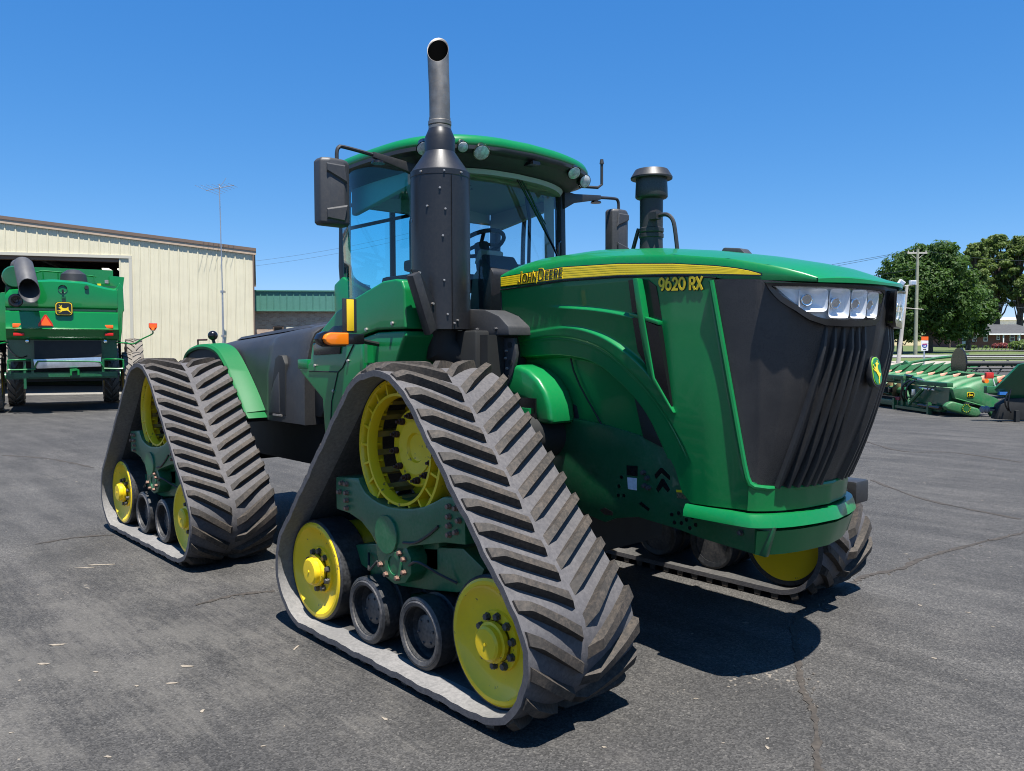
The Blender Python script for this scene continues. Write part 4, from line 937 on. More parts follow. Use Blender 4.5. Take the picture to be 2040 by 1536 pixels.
n_a = noise(nt_, mp.outputs[0], 9.0, 8, .8); n_b = noise(nt_, c_, 2.3, 6, .7)
def mth(op, a, b):
    q = N(nt_, 'ShaderNodeMath', operation=op)
    for k_, v_ in enumerate((a, b)):
        if hasattr(v_, 'is_linked'): nt_.links.new(v_, q.inputs[k_])
        else: q.inputs[k_].default_value = v_
    return q.outputs[0]
wsum = mth('ADD', mth('MULTIPLY', mth('ADD', n_a, n_b), .5), mth('MULTIPLY', grd.outputs['Fac'], .13))
worn = ramp(nt_, wsum, [(.545,(0,0,0)),(.66,(.42,.42,.42))])
nt_.links.new(mixc(nt_, pale, mixc(nt_, worn, mul.outputs[2], (.125,.118,.105)), (.24,.21,.17)), b_.inputs['Base Color']); b_.inputs['Roughness'].default_value = .82; b_.inputs['Specular IOR Level'].default_value = .35
hm = N(nt_, 'ShaderNodeMath', operation='ADD'); nt_.links.new(vor.outputs['Distance'], hm.inputs[0]); nt_.links.new(fine, hm.inputs[1])
bump(nt_, b_, hm.outputs[0], .55, .008)
GRASS, nt_, b_ = new_mat('grass'); c_ = coords(nt_)
gcol = ramp(nt_, noise(nt_, c_, .35, 6, .7), [(.3,(.045,.075,.016)),(.7,(.10,.13,.034))])
nt_.links.new(gcol, b_.inputs['Base Color']); b_.inputs['Roughness'].default_value = .95; bump(nt_, b_, noise(nt_, c_, 14, 4), .6, .05)
STUB, nt_, b_ = new_mat('stubble'); c_ = coords(nt_)
mp = N(nt_, 'ShaderNodeMapping'); mp.inputs['Rotation'].default_value = (0,0,-RZ0); mp.inputs['Scale'].default_value = (.02,.5,1); nt_.links.new(c_, mp.inputs[0])
nt_.links.new(ramp(nt_, noise(nt_, mp.outputs[0], 1.2, 6, .7), [(.35,(.16,.15,.055)),(.5,(.26,.22,.11)),(.65,(.32,.28,.15))]), b_.inputs['Base Color']); b_.inputs['Roughness'].default_value = .95
CONC = mat('concrete_road', (.29,.26,.215), .85, var=.15, vs_=.6)
ROADG = mat('road_grey', (.22,.22,.22), .85, var=.12, vs_=.5)
terrain = sheet('ground', -700, 700, -60, 900, 60, 120, -.03, GRASS)
lot = sheet('asphalt_lot', -70, 70, -30, 58, 10, 44, 0.0, ASP)
sheet('gravel_verge', -10, 70, 57.0, 63.5, 10, 8, .012, CONC)
sheet('road', -90, 160, 70.5, 76.5, 10, 6, .014, ROADG)
sheet('stubble_field', -200, 300, 128, 215, 16, 20, .02, STUB, 'structure')
# cracks in the asphalt: shallow crumbled ribbons
CRK = mat('crumbled_asphalt', (.040,.034,.028), .95, var=.5, vs_=25, bmp=.9, bs=60)
def crack(pts, w0, label=None):
    P = smoothpath([(*q, 0) for q in pts], 10); rng = random.Random(len(pts)*7+int(w0*1e4)); L_, Rr = [], []
    for i, q in enumerate(P):
        t = (P[min(i+1,len(P)-1)]-P[max(i-1,0)]).normalized(); n_ = Vector((-t.y,t.x,0)); ww = w0*rng.uniform(.3,1.5); jt = n_*rng.uniform(-.4,.4)*w0
        L_.append(tuple(q+jt+n_*ww+Vector((0,0,.004)))); Rr.append(tuple(q+jt-n_*ww+Vector((0,0,.004))))
    n = len(P); mb = MB().add(L_+Rr, [(i,i+1,n+i+1,n+i) for i in range(n-1)])
    o = mb.build('crack', CRK, lot); return o
def gp(px, py): 
    a = 1.88*1602.8/(py-699.0); return tuple(B((px-1020)/1602.8*a, a))[:2]
for pts, w0 in (([(1662,1640),(1640,1536),(1632,1440),(1605,1380),(1598,1320),(1588,1270),(1600,1232)],.020), ([(1600,1232),(1650,1200),(1700,1172),(1730,1155),(1800,1140),(1850,1118),(1920,1098),(2050,1066)],.026), ([(60,1085),(140,1072),(220,1066)],.02), ([(380,1210),(460,1190),(540,1182)],.02), ([(1720,880),(1800,902),(1900,905),(2040,925)],.035), ([(0,905),(90,912),(180,930)],.03), ([(1740,960),(1850,1000),(2040,1040)],.025)):
    crack([gp(*q) for q in pts], w0)
PEB = MB().sph((0,0,0), 1.0, 6, 4, .7).mesh('pebble', mat('crumb_stone', (.09,.08,.068), .9, var=.4, vs_=9))
rp_ = random.Random(3)
for a_, b_, n_ in (((1600,1232),(1632,1450),34), ((1600,1232),(1850,1118),34), ((1850,1118),(2040,1066),12), ((380,1210),(540,1182),10)):
    for k in range(n_):
        t = rp_.random(); q = gp(lerp(a_[0],b_[0],t)+rp_.gauss(0,9), lerp(a_[1],b_[1],t)+rp_.gauss(0,4)); d = rp_.uniform(.003,.011)
        put('pebble', PEB, lot, (q[0], q[1], d*.4), (0,0,rp_.uniform(0,6)), (d, d*rp_.uniform(.6,1), d))
# pale scuffs and dried mud
SCF = mat('dried_mud', (.22,.19,.15), .95, var=.25, vs_=30)
rs = random.Random(5)
def scuff(px, py, l, wd, ang):
    c = gp(px, py); n = 9; vs_ = []
    for i in range(n):
        a = 2*math.pi*i/n; k = rs.uniform(.45,1)
        x, y = l*k*math.cos(a), wd*k*math.sin(a); vs_.append((c[0]+x*math.cos(ang)-y*math.sin(ang), c[1]+x*math.sin(ang)+y*math.cos(ang), .003))
    MB().add(vs_, [tuple(range(n))]).build('mud_mark', SCF, lot, smooth=False)
for q in ((582,1298,.05,.010,2.3),(190,1127,.16,.03,.9),(160,1133,.12,.02,.9),(360,1335,.05,.02,.8),(70,1330,.05,.02,.8),(760,1445,.04,.012,.1),(1813,1110,.03,.012,.4),(1390,1405,.02,.008,.6),(1490,1250,.03,.01,.7),(640,1275,.03,.012,.5),(1205,1505,.02,.01,.3),(330,1370,.05,.015,.9),(100,1290,.07,.02,1.0),(1940,1230,.03,.01,.2)): scuff(*q)
for k in range(55):
    px = rs.uniform(0,2040); py = rs.choice([rs.uniform(820,1000), rs.uniform(1000,1530)])
    d = rs.uniform(.004,.014); scuff(px, py, d*2, d, rs.uniform(0,3))

# ---------------------------------------------------------------- metal shed on the left
SIDING = mat('cream_siding', (.66,.61,.44), .5, var=.05, vs_=1.2, dust=.06)
TAN = mat('tan_trim', (.46,.35,.25), .5, var=.08); BROWN = mat('brown_trim', (.16,.11,.08), .5)
SW = R(17.5)
shed = thing('metal_shed', 'large cream ribbed-metal shed with a wide open doorway behind the combine', 'shed', B(-22.0,34.6), RZ0+SW)
def rake(x): return 7.62-.0985*(x)
XD, XE, ZDOOR = 5.14, 10.36, 6.05
PW = .405
def siding_panel(x, z0, z1a, z1b):
    pr = [(0,0),(.022,-.03),(.062,-.03),(.085,0),(.20,0),(.21,-.008),(.235,-.008),(.245,0),(PW,0)]
    vs_ = []
    for zt in (0, 1):
        for u, d in pr: vs_.append((x+u, d, z0 if zt == 0 else lerp(z1a, z1b, u/PW)))
    n = len(pr)
    MB().add(vs_, [(i,i+1,n+i+1,n+i) for i in range(n-1)]).build('siding_panel', SIDING, shed, ang=20)
x = -6.2
while x < XE-.05:
    if x+PW > XD: siding_panel(x, 0.0, rake(x), rake(x+PW))
    else: siding_panel(x, ZDOOR+.12, rake(x), rake(x+PW))
    x += PW
xe = x
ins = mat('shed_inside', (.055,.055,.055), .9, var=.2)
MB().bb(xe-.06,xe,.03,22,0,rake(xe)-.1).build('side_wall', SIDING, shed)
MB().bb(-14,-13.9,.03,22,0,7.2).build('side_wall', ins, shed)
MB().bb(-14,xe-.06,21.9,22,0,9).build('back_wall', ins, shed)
MB().bb(-14,-6.2,0,.1,0,7.0).build('front_wall', SIDING, shed)
MB().bb(-14,xe-.06,.05,21.9,.004,.012).build('shed_floor', mat('shed_concrete', (.20,.19,.17), .8, var=.2), shed)
rr = [[(xx,yy,rake(xx) if xx > -6 else rake(-6)-(-6-xx)*.12) for xx in (-14.4,-6,xe+.12)] for yy in (-.05,22)]
rr2 = [[(p[0],p[1],p[2]+.10) for p in r_] for r_ in rr]
mb = MB(); mb.add(rr[0]+rr[1]+rr2[0]+rr2[1], [(0,1,4,3),(1,2,5,4),(6,7,10,9),(7,8,11,10),(0,1,7,6),(1,2,8,7),(3,4,10,9),(4,5,11,10),(2,5,11,8),(0,3,9,6)]).build('roof', BROWN, shed, smooth=False)
for (za, zb, d, m_) in ((-.20,-.03,-.09,TAN), (-.03,.11,-.12,BROWN)):
    a0, a1 = -6.3, xe+.16
    mb = MB().add([(a0,d,rake(a0)+za),(a1,d,rake(a1)+za),(a1,d,rake(a1)+zb),(a0,d,rake(a0)+zb),(a0,d+.06,rake(a0)+za),(a1,d+.06,rake(a1)+za),(a1,d+.06,rake(a1)+zb),(a0,d+.06,rake(a0)+zb)], [(0,1,2,3),(4,7,6,5),(0,4,5,1),(1,5,6,2),(2,6,7,3),(3,7,4,0)]).build('rake_trim', m_, shed, smooth=False)
GTRIM = mat('door_trim', (.48,.46,.38), .5)
MB().bb(-6.3,XD+.12,-.06,.12,ZDOOR,ZDOOR+.13).build('door_header', GTRIM, shed)
MB().bb(-6.3,XD,.12,.5,ZDOOR-.15,ZDOOR).build('door_header', BROWN, shed)
MB().bb(XD,XD+.13,-.062,.30,0,ZDOOR-.003).build('door_jamb', GTRIM, shed)
MB().bb(xe-.005,xe+.06,-.08,.15,0,rake(xe)-.06).build('corner_trim', BROWN, shed)
for xx in (-13.8,-9,-4.2,.6,5.4):
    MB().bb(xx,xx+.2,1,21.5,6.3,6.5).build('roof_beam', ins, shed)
LMP = mat('tube_lamp', (.9,.9,.85), .4, emit=((1,.95,.82),.8))
for k, (xx, yy) in enumerate(((3.35,6.0),(4.05,6.0),(-.6,9.0))):
    o = MB().bb(xx-.15,xx+.15,yy-.9,yy+.3,6.02,6.08); o = o.build('ceiling_lamp', LMP); o.parent = None
    o.matrix_world = shed.matrix_basis @ Matrix.Identity(4)
    o.location = shed.location; o.rotation_euler = shed.rotation_euler
    tag(o, ('left one of the paired lit lamps under the shed roof','right one of the paired lit lamps under the shed roof','lone lit lamp deeper in the shed above the combine spout')[k], 'lamp', 'lit lamps inside the shed')
# ---------------------------------------------------------------- tv mast by the shed
AL = mat('aluminium', (.45,.45,.46), .4, metal=.8, var=.1)
a0 = 36.6; r0_ = (446-1020)/1602.8*a0
mast = thing('antenna_mast', 'thin steel mast with a television antenna in front of the cream shed', 'antenna', B(r0_, a0), RZ0)
zt = 1.88+(699-368)/1602.8*a0
MB().cyl((0,0,0),(0,0,4.6),.04,n=8).build('pole', AL, mast); MB().cyl((0,0,4.6),(-.05,0,zt),.024,n=8).build('pole', AL, mast)
bm_ = MB().tube([(-.66,0,zt-.30),(.62,0,zt-.06)], .014, 6).build('boom', AL, mast)
for k in range(7):
    t = k/6; xx, zz = lerp(-.60,.56,t), lerp(zt-.29,zt-.07,t); l = lerp(.75,.30,t)
    MB().tube([(xx-l*.35,-l,zz+l*.10),(xx+l*.35,l,zz-l*.10)], .007, 5).build('element', AL, bm_)
MB().tube([(-.05,0,zt-.18),(.25,.05,zt+.28)], .010, 5).build('element', AL, bm_)
for zz in (2.6, 4.6): MB().bb(-.07,.07,-.06,.20,zz-.05,zz+.05).build('wall_bracket', AL, mast)
# ---------------------------------------------------------------- brick building with a green fascia
BRK, nt_, b_ = new_mat('brick_wall'); c_ = coords(nt_)
mp = N(nt_, 'ShaderNodeMapping'); mp.inputs['Rotation'].default_value = (R(90),0,0); nt_.links.new(c_, mp.inputs[0])
bt = N(nt_, 'ShaderNodeTexBrick'); bt.inputs['Scale'].default_value = 1.0; bt.inputs['Brick Width'].default_value = .26; bt.inputs['Row Height'].default_value = .095; bt.inputs['Mortar Size'].default_value = .012
bt.inputs['Color1'].default_value = (.34,.23,.17,1); bt.inputs['Color2'].default_value = (.50,.38,.29,1); bt.inputs['Mortar'].default_value = (.42,.38,.33,1); nt_.links.new(mp.outputs[0], bt.inputs[0])
nt_.links.new(bt.outputs[0], b_.inputs['Base Color']); b_.inputs['Roughness'].default_value = .9
FASC = mat('green_fascia', (.075,.21,.165), .45, var=.06)
bA = 58.0; bld = thing('brick_building', 'low tan brick building with a ribbed green metal fascia beside the shed', 'building', B((505-1020)/1602.8*bA, bA), RZ0+R(6))
z1, z0f = 1.88+(699-580)/1602.8*bA, 1.88+(699-617)/1602.8*bA
MB().bb(-4,11.5,0,14,0,z1-.1).build('wall', BRK, bld); MB().bb(-4,11.6,-.33,0,z0f+.02,z1-.05).build('soffit', mat('soffit_dark', (.12,.11,.10), .8), bld)
x = -4.0
while x < 11.5:
    MB().add([(x,-.35,z0f),(x+.03,-.39,z0f),(x+.07,-.39,z0f),(x+.10,-.35,z0f),(x+.46,-.35,z0f),(x,-.35,z1),(x+.03,-.39,z1),(x+.07,-.39,z1),(x+.10,-.35,z1),(x+.46,-.35,z1)], [(i,i+1,i+6,i+5) for i in range(4)]).build('fascia_panel', FASC, bld, ang=20); x += .46
MB().bb(-4.02,11.62,-.45,-.33,z1,z1+.09).build('fascia_cap', FASC, bld); MB().bb(-4.02,11.62,-.41,-.33,z0f-.08,z0f).build('fascia_base', FASC, bld)
xw = (545-505)/1602.8*bA
wo = MB().bb(xw,xw+.72,-.06,.02,2.4,3.72).build('window', BROWN, bld); MB().bb(xw+.07,xw+.65,-.075,-.03,2.46,3.64).build('pane', BLACKG, wo)
wo = MB().bb(xw+.9,xw+6.2,-.05,.02,2.4,3.68).build('window', GTRIM, bld); MB().bb(xw+.98,xw+6.1,-.065,-.03,2.46,3.6).build('pane', mat('bright_pane', (.62,.60,.54), .2), wo)
# ---------------------------------------------------------------- combine harvester
CG = mat('combine_green', (.003,.165,.032), .25, coat=.6, var=.05, vs_=2)
cb = thing('combine_harvester', 'green combine harvester seen from behind in the shed doorway', 'combine', B(-13.91,25.0), RZ0+R(29))
def cx(px): return (px-128)*.01365
def cz(py): return 1.88+(699-py)*.0156
def CP(name, mb, m, par=cb, **kw): return mb.build(name, m, par, **kw)
sil = [(17,583),(17,574),(30,572),(62,571),(75,556),(110,553.5),(175,556),(205,563),(218,565.5),(236,567.5),(241,566)]
def rear_face(bulge=.16):
    rings = []
    for pxx in range(17, 242, 8):
        xt = interp([q[0] for q in sil],[q[1] for q in sil],pxx); u = (pxx-17)/224*2-1
        col = []
        for py, d in ((xt,.30),(xt+1.5,.12),(xt+6,0),(lerp(xt,611,.5),-.04),(609,-.02),(612.5,.05),(617,.05),(620,-.05),(640,-.10),(651,-.12),(653,-.16),(655.5,-.10),(664,-.06),(672,.02),(674,.14)):
            col.append((cx(pxx), d+bulge*u*u, cz(py)))
        rings.append(col)
    return MB().loft(rings, closed=False)
rp = CP('rear_panel', rear_face(), CG, ang=45)
CP('body', MB().bb(-1.50,1.50,.30,4.6,1.6,4.0), GREEN_D)
# flared side shields
for s, pxs in ((1,(241,246,253.5,255,252,250,246)), (-1,(17,12,4,0,-1,0,3))):
    zs = (cz(566) if s > 0 else cz(583), cz(556) if s > 0 else cz(583), cz(566) if s > 0 else cz(585), cz(613), cz(618), cz(652), cz(676))
    side = [(cx(a), z) for a, z in zip(pxs, zs)]
    mb = MB(); inner = [(s*1.50,cz(676)),(s*1.50,cz(570))]
    poly = side+inner
    mb.prism(poly, 'y', .18, .5); mb.prism([(p[0],p[1]) for p in poly], 'y', .5, 3.6)
    CP('side_shield', mb, CG, bevel=.03, seg=3)
o = CP('rear_emblem', MB().prism([(u+cx(130.5),v+cz(613)) for u, v in rrect(.485,.425,.10)], 'y', -.14, .06), BLACKG, bevel=.01)
CP('emblem_edge', MB().prism([(u+cx(130.5),v+cz(613)) for u, v in rrect(.45,.39,.09)], 'y', -.148, -.13), STRIPE, o); CP('emblem_field', MB().prism([(u+cx(130.5),v+cz(613)) for u, v in rrect(.41,.35,.08)], 'y', -.154, -.14), BLACKG, o)
CP('emblem_deer', MB().prism([(cx(130.5)+(u-.5)*.40, cz(613)+(v-.55)*.36) for u, v in DEER], 'y', -.160, -.15), STRIPE, o, smooth=False)
o = CP('camera_dish', MB().lathe([(.001,.05),(.08,.03),(.12,-.03),(.13,-.035),(.13,.05)], (cx(129),-.02,cz(574)), 'y', 24), GREEN_D)
CP('rear_camera', MB().bb(cx(127),cx(131),-.12,0,cz(581),cz(575)), BLACKG, o)
CP('panel_latch', MB().bb(cx(126.5),cx(134.5),-.08,0.02,cz(594),cz(587)), GREEN_D, bevel=.02)
CP('filler_cap', MB().cyl((cx(177),-.06,cz(569)),(cx(177),.05,cz(569)),.06,n=16), BLACK)
tri = [(cx(79),cz(648)),(cx(109),cz(648)),(cx(107),cz(642)),(cx(96),cz(625.5)),(cx(92),cz(625.5)),(cx(80),cz(643))]
o = CP('warning_triangle', MB().prism(tri, 'y', -.125, -.09), RED); CP('triangle_field', MB().prism([(cx(83),cz(646.5)),(cx(106),cz(646.5)),(cx(94),cz(628))], 'y', -.135, -.12), ORANGE, o)
for a, b, c, d, m_, nm in ((30,52,643,651,ORANGE,'reflector'),(31,52,661,667,RED,'tail_lamp'),(211,230,644,651,ORANGE,'reflector'),(212,230,660,666,RED,'tail_lamp')):
    CP(nm, MB().bb(cx(a),cx(b),-.02,.22,cz(d),cz(c)), m_, bevel=.015)
# discharge spout
def spout(nx=20):
    A0, A1 = Vector((cx(54),-.2,cz(526))), Vector((cx(70),-1.35,cz(598)))
    d = (A1-A0).normalized(); sx_ = Vector((1,0,0)); sy_ = d.cross(sx_).normalized(); rings = []
    for t, rr_, sl in ((0,.22,0),(.05,.26,0),(.5,.27,0),(.80,.275,.85),(.798,.26,.85),(.4,.25,0)):
        rings.append([A0+(A1-A0)*t+(sx_*math.cos(2*math.pi*j/nx)+sy_*math.sin(2*math.pi*j/nx))*rr_+d*sl*rr_*math.sin(2*math.pi*j/nx)*(-1) for j in range(nx)])
    return MB().loft(rings, True, True, True)
SP = mat('spout_rubber', (.050,.052,.057), .5, var=.15, dust=.1)
sp = CP('discharge_spout', spout(), SP, ang=40)
CP('auger_tube', MB().tube([(cx(52),.05,cz(530)),(cx(40),1.2,cz(524)),(cx(20),5.0,cz(524))], .20, 16), SP, sp)
CP('auger_joint', MB().lathe([(.001,-.12),(.30,-.12),(.34,-.05),(.34,.3),(.001,.3)], (cx(36),.25,cz(552)), 'y', 18), GREEN_D, sp)
CP('exhaust_fan', MB().lathe([(.001,.0),(.06,-.02),(.075,0),(.12,-.01),(.16,-.02),(.20,-.01),(.21,.04),(.001,.04)], (cx(38),.06,cz(598)), 'y', 28), BLACKG)
# grain tank and folding extensions
CP('grain_tank', MB().bb(-1.35,1.50,1.6,4.6,3.9,4.62), CG)
CP('tank_wall', MB().prism([(cx(70),cz(552)),(cx(72),cz(536)),(cx(90),cz(532.5)),(cx(125),cz(533.5)),(cx(140),cz(538)),(cx(228),cz(540)),(cx(229),cz(556))], 'y', 1.2, 1.27), CG)
CP('tank_wing', MB().prism([(cx(227),cz(539)),(cx(260),cz(541)),(cx(255),cz(572)),(cx(250),cz(590)),(cx(236),cz(566)),(cx(228),cz(563))], 'y', .9, 1.0), CG, bevel=.01)
CP('tank_rail', MB().tube([(cx(72),1.1,cz(538)),(cx(88),1.1,cz(533)),(cx(130),1.1,cz(535)),(cx(200),1.1,cz(541))], .02, 6), CG)
for a in (72,90,120,196): CP('rail_post', MB().cyl((cx(a),1.1,cz(556)),(cx(a),1.1,cz(536)),.018,n=6), CG)
CP('engine_dome', MB().lathe([(.001,.42),(.18,.39),(.36,.25),(.40,0),(.001,0)], (cx(152),.8,cz(556)), 'z', 20), BLACK)
CP('warning_label', MB().bb(cx(202),cx(210),1.15,1.19,cz(562),cz(555)), STRIPE)
CP('tank_latch', MB().bb(cx(218),cx(226),1.12,1.19,cz(554),cz(547)), BOLTL)
# chopper, spreader, rails, axle, hitch
CP('chopper_housing', MB().bb(cx(70),cx(205),.15,1.6,cz(712),cz(676)), DARK); CP('underbody', MB().bb(-1.25,1.25,.9,5.5,.95,2.3), DARK)
CP('spreader_plate', MB().prism([(cx(68),cz(713)),(cx(203),cz(709)),(cx(203),cz(728)),(cx(75),cz(731)),(cx(70),cz(727))], 'y', -.06, .0), GALV, bevel=.008)
for x0, x1 in ((20,72),(205,249)):
    y = -.10; s = -1 if x0 < 100 else 1; xi, xo = (x1, x0) if s < 0 else (x0, x1)
    CP('guard_rail', MB().tube(smoothpath([(cx(xi),.2,cz(714)),(cx(lerp(xi,xo,.5)),y,cz(713.5)),(cx(xo-2*s),y,cz(714.5)),(cx(xo),y,cz(718)),(cx(xo),y,cz(729)),(cx(xo-4*s),y,cz(733)),(cx(xi),y,cz(732))],4), .026, 8), CG)
CP('guard_rail', MB().tube(smoothpath([(cx(70),-.1,cz(730)),(cx(76),-.15,cz(718)),(cx(88),-.15,cz(716.5)),(cx(190),-.15,cz(718)),(cx(204),-.15,cz(724)),(cx(208),-.1,cz(736))],4), .022, 8), CG)
CP('rear_axle', MB().bb(cx(12),cx(240),.8,1.1,cz(753),cz(739)), GREEN_D); CP('cross_member', MB().bb(cx(30),cx(235),-.05,.1,cz(748),cz(740)), GREEN_D)
CP('hitch', MB().prism([(cx(139),cz(745)),(cx(139),cz(732)),(cx(152),cz(731)),(cx(158),cz(734)),(cx(158),cz(744)),(cx(154),cz(745)),(cx(154),cz(735)),(cx(143),cz(737)),(cx(143),cz(745))], 'y', -.25, .0), CG)
for a in (22,51,66,207): CP('frame_leg', MB().bb(cx(a)-.035,cx(a)+.035,-.04,.04,cz(770 if a == 51 else 745),cz(712)), GREEN_D)
for a in (57,213): CP('work_lamp', MB().sph((cx(a),.1,cz(677)),.065,12,8), CHROME)
CP('wiring_hose', MB().tube(smoothpath([(cx(18),.2,cz(684)),(cx(28),.1,cz(700)),(cx(42),.1,cz(709)),(cx(55),.3,cz(706))],4), .02, 6), BLACKG)
o = CP('marker_arm', MB().tube(smoothpath([(cx(236),.3,cz(679)),(cx(255),.1,cz(680.5)),(cx(272),-.1,cz(682)),(cx(290),-.2,cz(672)),(cx(311),-.3,cz(662)),(cx(312.5),-.3,cz(656))],4), .024, 8), CG)
CP('marker_lamp', MB().prism([(cx(304),cz(640)),(cx(322),cz(640)),(cx(322),cz(648)),(cx(317),cz(655)),(cx(309),cz(655)),(cx(304),cz(648))], 'y', -.36, -.28), RED, o, bevel=.01); CP('marker_reflector', MB().bb(cx(305),cx(321),-.37,-.35,cz(649),cz(642)), ORANGE, o); CP('amber_lamp', MB().cyl((cx(312.5),-.39,cz(651)),(cx(312.5),-.34,cz(651)),.05,n=14), AMBER, o)
CP('marker_arm', MB().tube([(cx(20),.3,cz(679)),(cx(0),.0,cz(683)),(cx(-30),-.2,cz(690))], .024, 8), CG)
def farm_tyre(name, x, y, r, wd, par):
    w_ = MB().lathe([(r*.55,-wd*.45),(r*.80,-wd*.5),(r*.93,-wd*.47),(r*.955,-wd*.35),(r*.96,0),(r*.955,wd*.35),(r*.93,wd*.47),(r*.80,wd*.5),(r*.55,wd*.45)], (x,y,r), 'x', 40, loop=True).build(name, FARMT, par, ang=40)
    n = 22
    for k in range(n):
        for s in (-1, 1):
            a0_ = 2*math.pi*(k+(.5 if s > 0 else 0))/n; rings = []
            for q in range(4):
                t = q/3; xx = x+s*wd*lerp(.03,.49,t); aa = a0_-lerp(0,.32,t); rr_ = r*lerp(1.0,.975,t)
                ring_ = []
                for da, dr in ((-.055,-.05),(-.04,0),(.04,0),(.055,-.05)):
                    ring_.append((xx, y+(rr_+dr*r)*math.cos(aa+da), r+(rr_+dr*r)*math.sin(aa+da)))
                rings.append(ring_)
            MB().loft(rings).build('tread_bar', FARMT, w_, ang=30)
    MB().lathe([(.001,-wd*.30),(r*.25,-wd*.32),(r*.5,-wd*.42),(r*.57,-wd*.45),(r*.57,wd*.45),(r*.5,wd*.3),(.001,wd*.3)], (x,y,r), 'x', 28).build('rim', YELLOW, w_, ang=30)
for x, y, r, wd in ((1.50,5.0,1.2,.50),(2.30,5.0,1.2,.56),(-1.50,5.0,1.2,.50),(-2.30,5.0,1.2,.56),(1.98,1.5,.95,.56),(-1.98,1.5,.95,.56)): farm_tyre('tyre', x, y, r, wd, cb)
CP('drive_axle', MB().cyl((-2.6,5.0,1.0),(2.6,5.0,1.0),.18,n=14), GREEN_D)

# ---------------------------------------------------------------- harvester headers parked on the right
def PXR(px, a): return (px-1020)/1602.8*a
def PZ(py, a): return 1.88+(699-py)/1602.8*a
TIP = mat('snout_tip_worn', (.52,.26,.17), .6, var=.2)
HG = mat('header_green', (.003,.10,.026), .4, coat=.2, var=.15, vs_=2, dust=.25)
HGL = mat('header_green_faded', (.008,.135,.036), .5, var=.15, vs_=2, dust=.3)
# corn header, its near end shield towards us, snouts pointing away to the right; local X = across, Y = along
HA = thing('corn_header', 'green corn header with a badge on its near end shield and worn orange snout tips', 'header', B(12.55,22.4), RZ0)
def HP(name, mb, m, par=HA, **kw): return mb.build(name, m, par, **kw)
sh = HP('end_shield', MB().prism([(-.28,.78),(-.02,.80),(.20,.83),(.62,.66),(.95,.52),(1.05,.46),(.90,.24),(1.42,-.02),(.86,-.0),(.70,.26),(.30,.42),(-.20,.52)], 'y', -.02, .16), HGL, bevel=.02)
HP('shield_ridge', MB().loft([[(-.20,-.05,.52),(-.20,.0,.56),(-.20,.0,.50)],[(.72,-.05,.26),(.72,.0,.30),(.72,.0,.24)]]), HG, sh)
bd = HP('badge', MB().prism([(u+.22,v+.62) for u, v in rrect(.20,.14,.04)], 'y', -.035, -.015), STRIPE, sh); HP('badge_field', MB().prism([(u+.22,v+.62) for u, v in rrect(.175,.115,.035)], 'y', -.04, -.03), BLACKG, bd); HP('badge_deer', MB().prism([(.22+(u-.5)*.15,.62+(v-.55)*.13) for u, v in DEER], 'y', -.045, -.035), STRIPE, bd, smooth=False)
cap = HP('drive_cover', MB().prism([(-.42,.40),(-.30,.44),(.42,.24),(.50,.14),(.46,.04),(.36,-.0),(.24,.02),(-.46,.20),(-.52,.30)], 'y', -.10, .1), HGL, bevel=.05, seg=3)
HP('cover_plate', MB().cyl((.06,-.12,.25),(.06,-.09,.25),.125,n=24), HG, cap)
for k in range(12): HP('plate_bolt', MB().cyl((.06+.105*math.cos(k*.5236),-.13,.25+.105*math.sin(k*.5236)),(.06+.105*math.cos(k*.5236),-.118,.25+.105*math.sin(k*.5236)),.010,n=6), STRIPE, cap)
LA = 8.6
HP('back_wall', MB().prism([(-.30,.30),(-.26,.80),(-.20,.80),(-.22,.30)], 'y', .16, 2.6), GREEN_D); HP('back_wall', MB().prism([(-.30,.30),(-.26,.80),(-.20,.80),(-.22,.30)], 'y', 5.0, LA), GREEN_D)
HP('top_beam', MB().bb(-.34,-.16,.16,LA,.82,.95), HG, bevel=.02); HP('lower_beam', MB().bb(-.36,-.14,.5,LA,.10,.28), GREEN_D, bevel=.02)
HP('deck', MB().prism([(-.2,.36),(.9,.30),(.9,.2),(-.2,.2)], 'y', .16, LA), DARK)
for k in range(11):
    y = .55+.76*k
    def cone(x, hw_, zb, zt): return [(x, y+hw_*math.cos(math.pi*q/8), zb+(zt-zb)*math.sin(math.pi*q/8)) for q in range(9)]
    sn = HP('snout', MB().loft([cone(.12,.30,.36,.80), cone(.40,.29,.42,.93), cone(.75,.20,.60,1.02), cone(1.05,.11,.80,1.07), cone(1.30,.05,.96,1.09)]), HGL, ang=60)
    HP('snout_tip', MB().loft([cone(1.28,.056,.945,1.10), cone(1.52,.012,1.12,1.145)]), TIP, sn)
    HP('row_unit', MB().bb(.1,1.0,y+.30,y+.46,.34,.56), DARK)
